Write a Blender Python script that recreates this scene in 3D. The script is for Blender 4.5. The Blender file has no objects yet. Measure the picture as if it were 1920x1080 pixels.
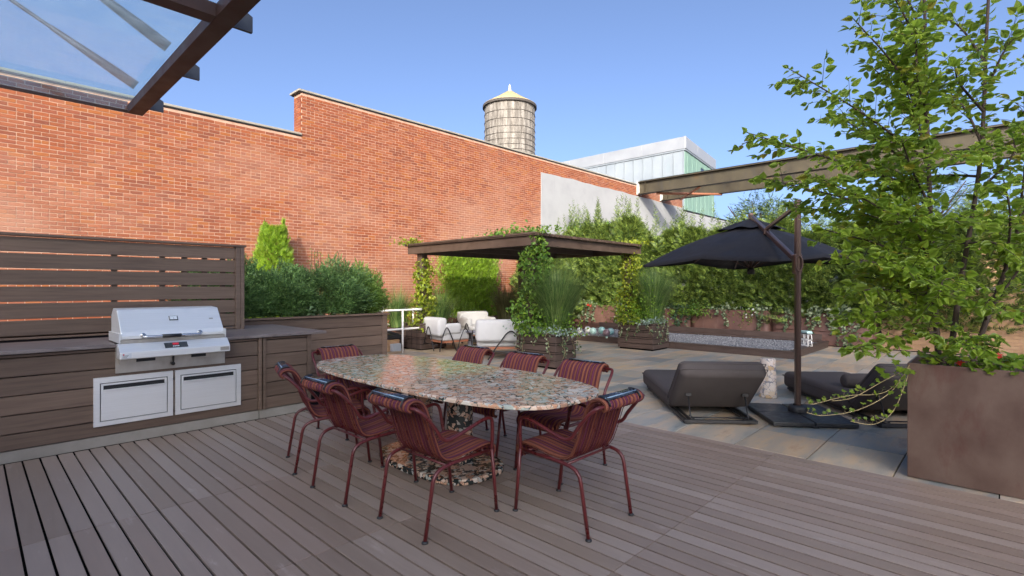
import bpy, math, random
import numpy as np
from mathutils import Vector, Matrix
R = math.radians
random.seed(11); rng = np.random.default_rng(11)
scn = bpy.context.scene
C = scn.collection

# ------------------------------------------------------------------ camera, sky, sun, exposure
HC = 1.45
cam = bpy.data.objects.new('camera', bpy.data.cameras.new('camera')); C.objects.link(cam)
cam.location = (0, 0, HC); cam.rotation_euler = (R(90), 0, R(43.523 - 90))
cam.data.sensor_width = 36; cam.data.lens = 18.163; cam.data.shift_y = -0.001
cam.data.clip_start = 0.05; cam.data.clip_end = 800
scn.camera = cam
SUN = Vector((-1.0, -0.80, 0.62)).normalized()          # towards the sun
el = math.asin(SUN.z); az = math.atan2(SUN.x, SUN.y)
w = bpy.data.worlds.new('World'); scn.world = w; w.use_nodes = True
nt = w.node_tree; bg = nt.nodes['Background']
sky = nt.nodes.new('ShaderNodeTexSky'); sky.sky_type = 'NISHITA'; sky.sun_disc = False
sky.sun_elevation = el; sky.sun_rotation = az; sky.air_density = 0.47; sky.dust_density = 4.6; sky.ozone_density = 3.0; sky.altitude = 0
nt.links.new(sky.outputs[0], bg.inputs[0]); bg.inputs[1].default_value = 0.15
sl = bpy.data.lights.new('sun', 'SUN'); sl.energy = 2.0; sl.angle = R(0.5); sl.color = (1, 0.90, 0.76)
so = bpy.data.objects.new('sun', sl); C.objects.link(so); so.location = (-10, -10, 20)
so.rotation_euler = SUN.to_track_quat('Z', 'Y').to_euler()
vs = scn.view_settings; vs.view_transform = 'Standard'; vs.look = 'None'; vs.gamma = 1; vs.use_curve_mapping = False
vs.exposure = 1.38
try:
    scn.cycles.max_bounces = 10; scn.cycles.transparent_max_bounces = 16
except Exception: pass

# ------------------------------------------------------------------ helpers
Fv = np.array([0.72510, 0.68864, 0]); Rv = np.array([0.68864, -0.72510, 0])
def lin(*c):
    return tuple(((x/255/12.92) if x/255 <= .04045 else ((x/255+.055)/1.055)**2.4) for x in c) + (1,)

def tag(o, label=None, cat=None, group=None, kind=None):
    if label: o['label'] = label
    if cat: o['category'] = cat
    if group: o['group'] = group
    if kind: o['kind'] = kind
    return o

def empty(name, loc=(0, 0, 0), label=None, cat=None, group=None, rz=0, kind=None):
    o = bpy.data.objects.new(name, None); C.objects.link(o); o.location = loc; o.rotation_euler = (0, 0, rz)
    o.empty_display_size = .1
    return tag(o, label, cat, group, kind)

def put(name, me, parent=None, loc=None):
    o = bpy.data.objects.new(name, me); C.objects.link(o)
    if parent: o.parent = parent
    if loc is not None: o.location = loc
    return o

def mesh_np(name, V, Fc, mat, smooth=False):
    """V (n,3); Fc list of arrays (k,m) of equal-sized faces"""
    me = bpy.data.meshes.new(name)
    V = np.asarray(V, np.float32); me.vertices.add(len(V)); me.vertices.foreach_set('co', V.ravel())
    if not isinstance(Fc, (list, tuple)): Fc = [Fc]
    Fc = [np.asarray(f, np.int32) for f in Fc if len(f)]
    idx = np.concatenate([f.ravel() for f in Fc]); tot = np.concatenate([np.full(len(f), f.shape[1], np.int32) for f in Fc])
    st = np.concatenate([[0], np.cumsum(tot)[:-1]]).astype(np.int32)
    me.loops.add(len(idx)); me.loops.foreach_set('vertex_index', idx)
    me.polygons.add(len(tot)); me.polygons.foreach_set('loop_start', st); me.polygons.foreach_set('loop_total', tot)
    me.polygons.foreach_set('use_smooth', np.full(len(tot), bool(smooth)))
    me.update(); me.validate()
    if mat: me.materials.append(mat)
    return me

class MB:
    def __init__(s): s.v = []; s.f = []; s.sm = []
    def add(s, V, Fs, smooth=False):
        b = len(s.v); s.v += [tuple(map(float, p)) for p in V]
        for f in Fs: s.f.append([b+i for i in f]); s.sm.append(smooth)
        return s
    def box(s, x0, x1, y0, y1, z0, z1):
        return s.add([(x0,y0,z0),(x1,y0,z0),(x1,y1,z0),(x0,y1,z0),(x0,y0,z1),(x1,y0,z1),(x1,y1,z1),(x0,y1,z1)],
              [(0,3,2,1),(4,5,6,7),(0,1,5,4),(1,2,6,5),(2,3,7,6),(3,0,4,7)])
    def obox(s, c, ax, ay, az):
        c, ax, ay, az = map(Vector, (c, ax, ay, az)); V = []
        for k in (-1, 1):
            for i, j in ((-1,-1),(1,-1),(1,1),(-1,1)): V.append(c+ax*i+ay*j+az*k)
        return s.add(V, [(0,3,2,1),(4,5,6,7),(0,1,5,4),(1,2,6,5),(2,3,7,6),(3,0,4,7)])
    def bar(s, a, b, wd, th, up=(0,0,1)):
        a, b = Vector(a), Vector(b); d = b-a; L = d.length; d.normalize(); u = Vector(up)
        sd = d.cross(u)
        if sd.length < 1e-4: sd = d.cross(Vector((1,0,0)))
        sd.normalize(); u = sd.cross(d)
        return s.obox((a+b)/2, d*L/2, sd*wd/2, u*th/2)
    def tube(s, P, r, n=10, cap=True):
        P = [Vector(p) for p in P]; m = len(P); rr = r if hasattr(r, '__len__') else [r]*m
        T = [(P[min(i+1,m-1)]-P[max(i-1,0)]).normalized() for i in range(m)]
        u = T[0].orthogonal().normalized(); V = []
        for i in range(m):
            u = (u-T[i]*u.dot(T[i]))
            u = u.normalized() if u.length > 1e-6 else T[i].orthogonal().normalized()
            v = T[i].cross(u)
            for k in range(n):
                a = 2*math.pi*k/n; V.append(P[i]+(u*math.cos(a)+v*math.sin(a))*rr[i])
        Fs = [(i*n+k, i*n+(k+1)%n, (i+1)*n+(k+1)%n, (i+1)*n+k) for i in range(m-1) for k in range(n)]
        s.add(V, Fs, True)
        if cap: 
            b = len(s.v)-m*n
            s.f.append([b+k for k in range(n)][::-1]); s.sm.append(False)
            s.f.append([b+(m-1)*n+k for k in range(n)]); s.sm.append(False)
        return s
    def lathe(s, prof, n=24, c=(0,0,0), smooth=True):
        V = [(c[0]+r*math.cos(2*math.pi*k/n), c[1]+r*math.sin(2*math.pi*k/n), c[2]+z) for r, z in prof for k in range(n)]
        m = len(prof)
        Fs = [(i*n+k, i*n+(k+1)%n, (i+1)*n+(k+1)%n, (i+1)*n+k) for i in range(m-1) for k in range(n)]
        return s.add(V, Fs, smooth)
    def prism(s, poly, ax, d0, d1):
        """poly in the two other axes; ax 0/1/2 extrusion axis"""
        def mk(p, d):
            q = list(p); q.insert(ax, d); return q
        n = len(poly); V = [mk(p, d0) for p in poly]+[mk(p, d1) for p in poly]
        Fs = [tuple(range(n))[::-1], tuple(range(n, 2*n))]+[(i, (i+1)%n, n+(i+1)%n, n+i) for i in range(n)]
        return s.add(V, Fs)
    def build(s, name, mat, parent=None, bevel=0, seg=2, o=(0,0,0), auto=True):
        me = bpy.data.meshes.new(name); O = Vector(o)
        me.from_pydata([tuple(Vector(p)-O) for p in s.v], [], s.f); me.polygons.foreach_set('use_smooth', s.sm)
        import bmesh
        bm = bmesh.new(); bm.from_mesh(me); bmesh.ops.recalc_face_normals(bm, faces=bm.faces); bm.to_mesh(me); bm.free()
        me.materials.append(mat); me.update()
        ob = put(name, me, parent)
        if bevel:
            md = ob.modifiers.new('bevel', 'BEVEL'); md.width = bevel; md.segments = seg; md.limit_method = 'ANGLE'; md.angle_limit = R(35)
        return ob

def spline(P, k=8):
    P = [np.array(p, float) for p in P]; out = []
    for i in range(len(P)-1):
        p0 = P[max(i-1,0)]; p1 = P[i]; p2 = P[i+1]; p3 = P[min(i+2,len(P)-1)]
        for j in range(k):
            t = j/k
            out.append(.5*((2*p1)+(-p0+p2)*t+(2*p0-5*p1+4*p2-p3)*t*t+(-p0+3*p1-3*p2+p3)*t**3))
    out.append(P[-1]); return [tuple(p) for p in out]

def fillet(P, r, k=5):
    """round the corners of a polyline"""
    P = [Vector(p) for p in P]; out = [P[0]]
    for i in range(1, len(P)-1):
        a, b, c = P[i-1], P[i], P[i+1]; rr = min(r, (a-b).length*.48, (c-b).length*.48)
        s_ = b+(a-b).normalized()*rr; e = b+(c-b).normalized()*rr
        for j in range(k+1):
            t = j/k; out.append(s_*(1-t)**2+b*2*t*(1-t)+e*t*t)
    out.append(P[-1]); return out

def copy_tree(src, loc, rz, **kw):
    r = src.copy(); C.objects.link(r); r.location = loc; r.rotation_euler = (0, 0, rz)
    for k, v in kw.items(): r[k] = v
    def rec(a, b):
        for ch in list(a.children):
            c = ch.copy(); C.objects.link(c); c.parent = b; rec(ch, c)
    rec(src, r); return r

# ------------------------------------------------------------------ materials
def nodes(name):
    m = bpy.data.materials.new(name); m.use_nodes = True
    return m, m.node_tree.nodes, m.node_tree.links, m.node_tree.nodes['Principled BSDF']
def ramp(N, stops, interp='LINEAR'):
    r = N.new('ShaderNodeValToRGB'); e = r.color_ramp; e.interpolation = interp
    while len(e.elements) < len(stops): e.elements.new(.5)
    for q, (p, c) in zip(e.elements, stops): q.position = p; q.color = tuple(c)[:3]+(1,)
    return r
def coords(N, L, scale, space):
    if space == 'world': src = N.new('ShaderNodeNewGeometry').outputs['Position']
    else: src = N.new('ShaderNodeTexCoord').outputs['Object']
    mp = N.new('ShaderNodeMapping'); mp.inputs['Scale'].default_value = scale if hasattr(scale, '__len__') else (scale,)*3
    L.new(src, mp.inputs[0])
    if space == 'object':
        oi = N.new('ShaderNodeObjectInfo'); ml = N.new('ShaderNodeMath'); ml.operation = 'MULTIPLY'; ml.inputs[1].default_value = 37.
        L.new(oi.outputs['Random'], ml.inputs[0]); L.new(ml.outputs[0], mp.inputs['Location'])
    return mp.outputs[0]
def rnd_node(N, L):
    a = N.new('ShaderNodeObjectInfo').outputs['Random']; b = N.new('ShaderNodeNewGeometry').outputs['Random Per Island']
    s = N.new('ShaderNodeMath'); s.operation = 'ADD'; L.new(a, s.inputs[0]); L.new(b, s.inputs[1])
    f = N.new('ShaderNodeMath'); f.operation = 'FRACT'; L.new(s.outputs[0], f.inputs[0]); return f.outputs[0]
def mixc(N, L, fac, a, b, mode='MIX'):
    m = N.new('ShaderNodeMix'); m.data_type = 'RGBA'; m.blend_type = mode
    for i, x in ((0, fac), (6, a), (7, b)):
        if isinstance(x, (int, float)): m.inputs[i].default_value = x
        elif isinstance(x, tuple): m.inputs[i].default_value = x[:3]+(1,)
        else: L.new(x, m.inputs[i])
    return m.outputs[2]
def math_(N, L, op, a, b=0.):
    m = N.new('ShaderNodeMath'); m.operation = op
    for i, x in enumerate((a, b)):
        if isinstance(x, (int, float)): m.inputs[i].default_value = x
        else: L.new(x, m.inputs[i])
    return m.outputs[0]

def M(name, cols, scale=6, stretch=(1,1,1), rough=.6, metal=0., bump=.15, bdist=.004, detail=6, var=.0, rcols=None, rmix=.5,
      wear=None, space='world', spec=.5, rvar=.12, fine=None, big=None):
    """ramped noise colour; var / rcols: per-piece difference; wear=(colour, scale, threshold): stains with their own shape"""
    m, N, L, P = nodes(name)
    co = coords(N, L, tuple(scale*s for s in stretch), space)
    n = N.new('ShaderNodeTexNoise'); n.inputs['Scale'].default_value = 1; n.inputs['Detail'].default_value = detail; n.inputs['Roughness'].default_value = .62
    L.new(co, n.inputs[0])
    st = [(.28+.44*i/max(1, len(cols)-1), c) for i, c in enumerate(cols)]
    col = ramp(N, st); L.new(n.outputs[0], col.inputs[0]); out = col.outputs[0]
    if rcols:
        rc = ramp(N, [(i/len(rcols), c) for i, c in enumerate(rcols)], 'CONSTANT'); L.new(rnd_node(N, L), rc.inputs[0])
        out = mixc(N, L, rmix, out, rc.outputs[0])
    if var:
        rr = N.new('ShaderNodeMapRange'); L.new(rnd_node(N, L), rr.inputs[0]); rr.inputs[3].default_value = 1-var; rr.inputs[4].default_value = 1+var
        h = N.new('ShaderNodeHueSaturation'); L.new(rr.outputs[0], h.inputs['Value']); L.new(out, h.inputs['Color']); out = h.outputs[0]
    if big:
        nb_ = N.new('ShaderNodeTexNoise'); nb_.inputs['Scale'].default_value = 1; nb_.inputs['Detail'].default_value = 5
        L.new(coords(N, L, big[1], space), nb_.inputs[0]); mb2 = N.new('ShaderNodeMapRange'); L.new(nb_.outputs[0], mb2.inputs[0]); mb2.inputs[1].default_value = .46; mb2.inputs[2].default_value = .72; mb2.inputs[4].default_value = big[2]
        out = mixc(N, L, mb2.outputs[0], out, tuple(big[0]))
    if wear:
        wc, ws, wt = wear[:3]
        n2 = N.new('ShaderNodeTexNoise'); n2.inputs['Detail'].default_value = 8; n2.inputs['Roughness'].default_value = .7
        L.new(coords(N, L, tuple(ws*s for s in (wear[3] if len(wear) > 3 else (1,1,1))), space), n2.inputs[0]); n2.inputs['Scale'].default_value = 1
        mr = N.new('ShaderNodeMapRange'); L.new(n2.outputs[0], mr.inputs[0]); mr.inputs[1].default_value = wt; mr.inputs[2].default_value = wt+.16
        mr.inputs[4].default_value = .8
        out = mixc(N, L, mr.outputs[0], out, tuple(wc))
    L.new(out, P.inputs['Base Color'])
    P.inputs['Metallic'].default_value = metal; P.inputs['Specular IOR Level'].default_value = spec
    mr = N.new('ShaderNodeMapRange'); L.new(n.outputs[0], mr.inputs[0]); mr.inputs[1].default_value = .3; mr.inputs[2].default_value = .7
    mr.inputs[3].default_value = max(0.03, rough-rvar); mr.inputs[4].default_value = min(1, rough+rvar); L.new(mr.outputs[0], P.inputs['Roughness'])
    if bump:
        b = N.new('ShaderNodeBump'); b.inputs['Strength'].default_value = bump; b.inputs['Distance'].default_value = bdist
        hsrc = n.outputs[0]
        if fine:
            n3 = N.new('ShaderNodeTexNoise'); n3.inputs['Scale'].default_value = 1; n3.inputs['Detail'].default_value = 3
            L.new(coords(N, L, fine, space), n3.inputs[0]); hsrc = math_(N, L, 'ADD', n.outputs[0], n3.outputs[0])
        L.new(hsrc, b.inputs['Height']); L.new(b.outputs[0], P.inputs['Normal'])
    return m

def leafmat(name, cols, trans=.35, rough=.45, spec=.4):
    """cols spread over the leaves at random, light passes through"""
    m, N, L, P = nodes(name)
    rc = ramp(N, [(i/max(1, len(cols)-1), c) for i, c in enumerate(cols)]); L.new(rnd_node(N, L), rc.inputs[0])
    n = N.new('ShaderNodeTexNoise'); n.inputs['Scale'].default_value = 3.5; n.inputs['Detail'].default_value = 2
    L.new(N.new('ShaderNodeNewGeometry').outputs['Position'], n.inputs[0])
    mr = N.new('ShaderNodeMapRange'); L.new(n.outputs[0], mr.inputs[0]); mr.inputs[1].default_value = .3; mr.inputs[2].default_value = .7
    mr.inputs[3].default_value = .75; mr.inputs[4].default_value = 1.25
    h = N.new('ShaderNodeHueSaturation'); L.new(mr.outputs[0], h.inputs['Value']); L.new(rc.outputs[0], h.inputs['Color'])
    L.new(h.outputs[0], P.inputs['Base Color']); P.inputs['Roughness'].default_value = rough; P.inputs['Specular IOR Level'].default_value = spec
    t = N.new('ShaderNodeBsdfTranslucent'); hs = N.new('ShaderNodeHueSaturation'); hs.inputs['Value'].default_value = 1.5; hs.inputs['Hue'].default_value = .485
    L.new(h.outputs[0], hs.inputs['Color']); L.new(hs.outputs[0], t.inputs[0])
    mx = N.new('ShaderNodeMixShader'); mx.inputs[0].default_value = trans
    L.new(P.outputs[0], mx.inputs[1]); L.new(t.outputs[0], mx.inputs[2]); L.new(mx.outputs[0], N['Material Output'].inputs[0])
    return m

deckwood = M('deck_wood', [(0.202,0.138,0.101),(0.275,0.200,0.157),(0.331,0.248,0.200)], 1.0, (38,2.2,38), rough=.5, bump=.12, bdist=.002, var=.15,
             rcols=[(.262,.196,.153),(.300,.230,.188),(.215,.168,.132),(.270,.224,.193)], rmix=.5, wear=((.46,.37,.32),3.5,.60,(3,.7,1)))
deckdark = M('deck_joist_dark', [(.006,.005,.005),(.010,.009,.008)], 8, rough=.95, spec=.1)
clad = M('brown_cladding', [(.100,.062,.042),(.145,.095,.066),(.18,.121,.086)], 1.0, (2.0,2.0,40), rough=.55, bump=.12, bdist=.002, var=.16)
boxw = M('dark_planter_board', [(.052,.034,.026),(.074,.050,.040),(.092,.064,.052)], 1.0, (3,3,40), rough=.5, bump=.1, bdist=.002, var=.10)
clady = M('brown_cladding_side', [(.100,.064,.044),(.142,.095,.068),(.175,.119,.088)], 1.0, (3,3,40), rough=.55, bump=.1, bdist=.002, var=.12)
brickm = M('orange_brick', [(0.158,0.042,0.017),(0.251,0.070,0.025),(0.307,0.102,0.042)], 14, rough=.85, bump=.5, bdist=.004, var=.14,
           rcols=[(.29,.078,.026),(.27,.069,.024),(.35,.110,.024),(.19,.050,.024),(.28,.085,.036),(.30,.108,.052),(.28,.075,.023),(.21,.058,.028)], rmix=.72,
           wear=((.38,.20,.13),2.2,.63), big=((.40,.225,.155), (.30,.30,.55), .72))
mortar = M('brick_mortar', [(0.373,0.220,0.149),(0.483,0.308,0.214),(0.527,0.368,0.269)], 7, rough=.95, bump=.5, bdist=.005)
tanbrick = M('tan_brick', [(.34,.20,.10),(.44,.28,.15),(.50,.33,.19)], 12, rough=.85, bump=.4, var=.12, rcols=[(.42,.26,.13),(.47,.31,.18),(.38,.23,.13)], rmix=.5)
coping = M('coping_stone', [(.27,.25,.20),(.35,.325,.27)], 5, rough=.8)
flash = M('black_flashing', [(.012,.012,.013),(.02,.02,.02)], 6, rough=.5)
stucco = M('white_stucco', [(.295,.303,.305),(.335,.343,.345),(.36,.368,.37)], 1.4, rough=.9, bump=.5, bdist=.02, wear=((.262,.268,.268),1.3,.58,(2.5,2.5,.5)))
steel = M('brushed_stainless', [(.80,.785,.755),(.87,.86,.84)], 1.0, (2,2,160), rough=.46, metal=.62, bump=.02, bdist=.0004, rvar=.05, space='world')
steeld = M('stained_stainless', [(.42,.37,.31),(.58,.54,.48)], 9, (1,1,.4), rough=.42, metal=.9, bump=.05)
chrome = M('polished_metal', [(.6,.6,.6),(.68,.68,.68)], 5, rough=.16, metal=1., bump=0)
blackp = M('black_plastic', [(.012,.012,.013),(.022,.022,.024)], 30, rough=.45, bump=.05)
slatetop = M('slate_counter', [(.11,.085,.078),(.19,.155,.145),(.24,.21,.20)], 5, (1,2.5,1), rough=.42, bump=.12, wear=((.28,.20,.15),4,.58))
concrete = M('plinth_concrete', [(.25,.225,.19),(.34,.31,.27)], 5, rough=.9, bump=.25)
redp = M('dark_red_paint', [(0.086,0.012,0.013),(0.101,0.015,0.016)], 12, rough=.33, bump=.02, spec=.5)
slate = M('slate_paver', [(.12,.145,.145),(.21,.235,.225),(.36,.31,.245),(.54,.38,.23),(.40,.24,.135)], 2.0, (.7,2.4,1), rough=.50, bump=.35, bdist=.004, var=.13,
          rcols=[(.22,.24,.235),(.46,.33,.21),(.52,.40,.26),(.30,.27,.22),(.40,.34,.27),(.26,.27,.26)], rmix=.48, wear=((.13,.15,.15),2.4,.58,(.8,2.6,1)), fine=(40,40,40))
groundm = M('grey_ground', [(.08,.078,.073),(.12,.115,.11)], .5, rough=.95)
corten = M('corten_steel', [(0.083,0.037,0.028),(0.119,0.058,0.041),(0.151,0.078,0.053)], 3.2, (1,1,.55), rough=.62, bump=.15, metal=.15, wear=((.165,.105,.08),4.5,.60,(1.6,1.6,.35)))
cortenbig = M('corten_steel_brown', [(0.083,0.048,0.037),(0.119,0.076,0.058),(0.151,0.104,0.079)], 3.0, (1,1,.8), rough=.5, bump=.12, metal=.25, wear=((.095,.030,.024),2.2,.54,(1.4,1.4,.5)), fine=(60,60,8))
beamst = M('patina_steel', [(0.035,0.027,0.016),(0.066,0.054,0.033),(0.086,0.072,0.044),(0.117,0.074,0.033)], 1.5, (1,.9,.6), rough=.62, metal=.3, bump=.12, wear=((.05,.05,.052),1.8,.56,(1.5,1.5,.25)))
orust = M('orange_primer_steel', [(.34,.13,.07),(.42,.17,.09)], 6, rough=.6)
canopyst = M('dark_brown_steel', [(.055,.022,.016),(.085,.035,.026)], 5, rough=.5, metal=.2, bump=.08)
rodst = M('grey_rod_steel', [(.045,.05,.06),(.07,.078,.09)], 9, rough=.4, metal=.6)
whitepanel = M('white_metal_panel', [(.25,.29,.32),(.32,.36,.385)], .9, rough=.5, bump=.12, bdist=.02, wear=((.27,.33,.35),1.3,.6,(1.5,1.5,.4)))
greenpanel = M('pale_green_copper', [(.17,.29,.225),(.23,.36,.285)], 1.0, (1.4,1.4,.35), rough=.65, bump=.1, bdist=.02, wear=((.12,.22,.17),1.3,.61,(2.5,2.5,.3)))
fascia = M('galvanised_fascia', [(.30,.32,.34),(.38,.40,.415)], .8, rough=.5, bump=.1, metal=.2)
tankwood = M('weathered_tank_wood', [(.085,.073,.058),(.22,.20,.17),(.36,.335,.295)], 1.0, (5.5,5.5,.9), rough=.9, bump=.3, var=.28, wear=((.055,.042,.03),3.0,.57,(4,4,1.2)))
tankroof = M('pale_yellow_roof', [(.36,.285,.14),(.43,.35,.19)], 1.6, rough=.6, bump=.08)
tankhoop = M('dark_iron_hoop', [(.05,.043,.036),(.09,.075,.06)], 8, rough=.7)
pergwood = M('pergola_brown', [(0.048,0.030,0.020),(0.072,0.048,0.034),(0.090,0.060,0.043)], 1.0, (5,5,5), rough=.5, bump=.08, var=.07)
umbc = M('black_canvas', [(0.004,0.004,0.006),(0.007,0.007,0.010)], 3.0, rough=.75, bump=.25, bdist=.02, detail=3)
umbm = M('bronze_aluminium', [(.105,.066,.052),(.115,.073,.058)], 1.2, rough=.32, metal=.6, bump=0, rvar=.02)
slab = M('black_weight_slab', [(.017,.018,.020),(.030,.031,.033)], 14, rough=.45, bump=.1)
loungef = M('charcoal_woven_fabric', [(0.068,0.057,0.055),(0.090,0.079,0.075)], 1.0, (5,5,5), rough=.88, bump=.3, bdist=.0015, fine=(420,420,420), spec=.25)
whitef = M('white_upholstery', [(.47,.47,.46),(.54,.54,.53)], 3.2, rough=.9, bump=.4, bdist=.02, detail=2)
blackwire = M('black_wire', [(.013,.012,.012),(.022,.02,.02)], 20, rough=.4, metal=.3)
rugm = M('sand_rug', [(.34,.26,.16),(.42,.33,.21)], 24, rough=.98, bump=.4, bdist=.004)
greyt = M('grey_lacquer', [(.15,.15,.18),(.20,.20,.23)], 4, rough=.4)
whitepaint = M('white_pipe_paint', [(.62,.61,.58),(.74,.73,.70)], 7, rough=.45, bump=.05, wear=((.32,.30,.28),7,.66))
soil = M('dark_soil', [(.018,.012,.009),(.05,.034,.024)], 30, rough=1, bump=.8, bdist=.02)
gravelm = M('grey_gravel', [(.10,.105,.11),(.18,.185,.19),(.27,.275,.28)], 30, rough=.85, bump=.3, rcols=[(.12,.125,.14),(.20,.21,.215),(.31,.31,.31),(.16,.16,.17)], rmix=.7)
bark = M('dark_bark', [(.035,.024,.018),(.075,.052,.040)], 18, (1,1,.4), rough=.9, bump=.6, bdist=.006)
stemm = M('pale_vine_stem', [(.24,.19,.09),(.34,.27,.13)], 20, rough=.7)
hedgel = leafmat('conifer_hedge_green', [(0.022,0.048,0.013),(0.066,0.116,0.024),(0.143,0.215,0.037),(0.264,0.330,0.061)], .15)  # darkest stops put the shade inside the crowns into the leaf colours
arbl = leafmat('arborvitae_lime', [(0.087,0.184,0.018),(0.164,0.294,0.021),(0.251,0.392,0.030),(0.304,0.435,0.044)], .3)
boxl = leafmat('boxwood_dark_green', [(0.052,0.115,0.035),(0.090,0.177,0.055),(0.135,0.244,0.072),(0.192,0.316,0.089)], .22)
boxl2 = leafmat('boxwood_sunlit_tone', [(0.101,0.191,0.036),(0.168,0.281,0.049),(0.224,0.337,0.067)], .28)  # lit copy of the shrub green: sunshine put into the leaf colour
birchl = leafmat('birch_leaf_green', [(0.146,0.243,0.025),(0.198,0.316,0.032),(0.242,0.368,0.041),(0.176,0.294,0.050),(0.277,0.396,0.045),(0.221,0.339,0.036),(0.176,0.280,0.027),(0.234,0.360,0.045),(0.205,0.308,0.032),(0.146,0.250,0.036),(0.264,0.382,0.045),(0.192,0.294,0.036),(0.317,0.295,0.035)], .58, rough=.36, spec=.5)
ivyl = leafmat('variegated_ivy', [(.050,.085,.040),(.085,.125,.060),(.17,.22,.12),(.30,.34,.21)], .28)
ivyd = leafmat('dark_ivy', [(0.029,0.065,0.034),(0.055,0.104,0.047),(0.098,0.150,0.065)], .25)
vinel = leafmat('climbing_vine_green', [(0.056,0.129,0.023),(0.100,0.201,0.029),(0.145,0.266,0.036),(0.209,0.322,0.040)], .38)
viney = leafmat('climbing_vine_yellow_green', [(0.125,0.188,0.018),(0.213,0.275,0.022),(0.300,0.338,0.027),(0.100,0.163,0.025)], .38)
grassl = leafmat('ornamental_grass_green', [(0.036,0.081,0.026),(0.078,0.150,0.039),(0.130,0.215,0.055),(0.260,0.325,0.111)], .3)
grassd = leafmat('dark_feather_grass', [(0.060,0.068,0.027),(0.112,0.120,0.045),(0.180,0.165,0.075)], .3)
dusty = leafmat('silver_foliage', [(.22,.30,.25),(.32,.40,.34),(.14,.22,.17)], .25)
limel = leafmat('lime_groundcover', [(.10,.20,.016),(.16,.28,.02),(.07,.15,.018)], .38)
ashl = leafmat('locust_leaf_green', [(0.035,0.072,0.029),(0.072,0.125,0.042),(0.120,0.184,0.058)], .32)
redfl = leafmat('red_petal', [(.50,.025,.02),(.62,.05,.03)], .25)
whitefl = leafmat('white_petal', [(.75,.75,.72),(.85,.85,.8)], .25)

def glassmat():
    m, N, L, P = nodes('dusty_canopy_glass')
    n = N.new('ShaderNodeTexNoise'); n.inputs['Scale'].default_value = 1; n.inputs['Detail'].default_value = 10; n.inputs['Roughness'].default_value = .75
    L.new(coords(N, L, (7, 26, 7), 'world'), n.inputs[0])
    mr = N.new('ShaderNodeMapRange'); L.new(n.outputs[0], mr.inputs[0]); mr.inputs[1].default_value = .35; mr.inputs[2].default_value = .75
    mr.inputs[3].default_value = .05; mr.inputs[4].default_value = .26
    t = N.new('ShaderNodeBsdfTransparent'); t.inputs[0].default_value = (.80,.90,.93,1)
    d = N.new('ShaderNodeBsdfTranslucent'); d.inputs[0].default_value = (.85,.92,.92,1)
    mx = N.new('ShaderNodeMixShader'); L.new(mr.outputs[0], mx.inputs[0]); L.new(t.outputs[0], mx.inputs[1]); L.new(d.outputs[0], mx.inputs[2])
    g = N.new('ShaderNodeBsdfGlossy'); g.inputs['Roughness'].default_value = .05; fr = N.new('ShaderNodeLayerWeight'); fr.inputs[0].default_value = .5; fpw = math_(N, L, 'MULTIPLY', math_(N, L, 'POWER', fr.outputs['Facing'], 5.), .6)
    m2 = N.new('ShaderNodeMixShader'); L.new(fpw, m2.inputs[0]); L.new(mx.outputs[0], m2.inputs[1]); L.new(g.outputs[0], m2.inputs[2])
    L.new(m2.outputs[0], N['Material Output'].inputs[0]); return m
canglass = glassmat()

def blueglass():
    m, N, L, P = nodes('blue_edge_glass'); t = N.new('ShaderNodeBsdfTransparent'); t.inputs[0].default_value = (.50,.62,.72,1); g = N.new('ShaderNodeBsdfGlossy'); g.inputs['Roughness'].default_value = .08
    m2 = N.new('ShaderNodeMixShader'); m2.inputs[0].default_value = .12; L.new(t.outputs[0], m2.inputs[1]); L.new(g.outputs[0], m2.inputs[2]); L.new(m2.outputs[0], N['Material Output'].inputs[0]); return m
bluegl = blueglass()

def darkglass():
    m, N, L, P = nodes('dark_window_glass'); P.inputs['Base Color'].default_value = (.02,.03,.05,1); P.inputs['Roughness'].default_value = .08; return m
winglass = darkglass()

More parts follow.
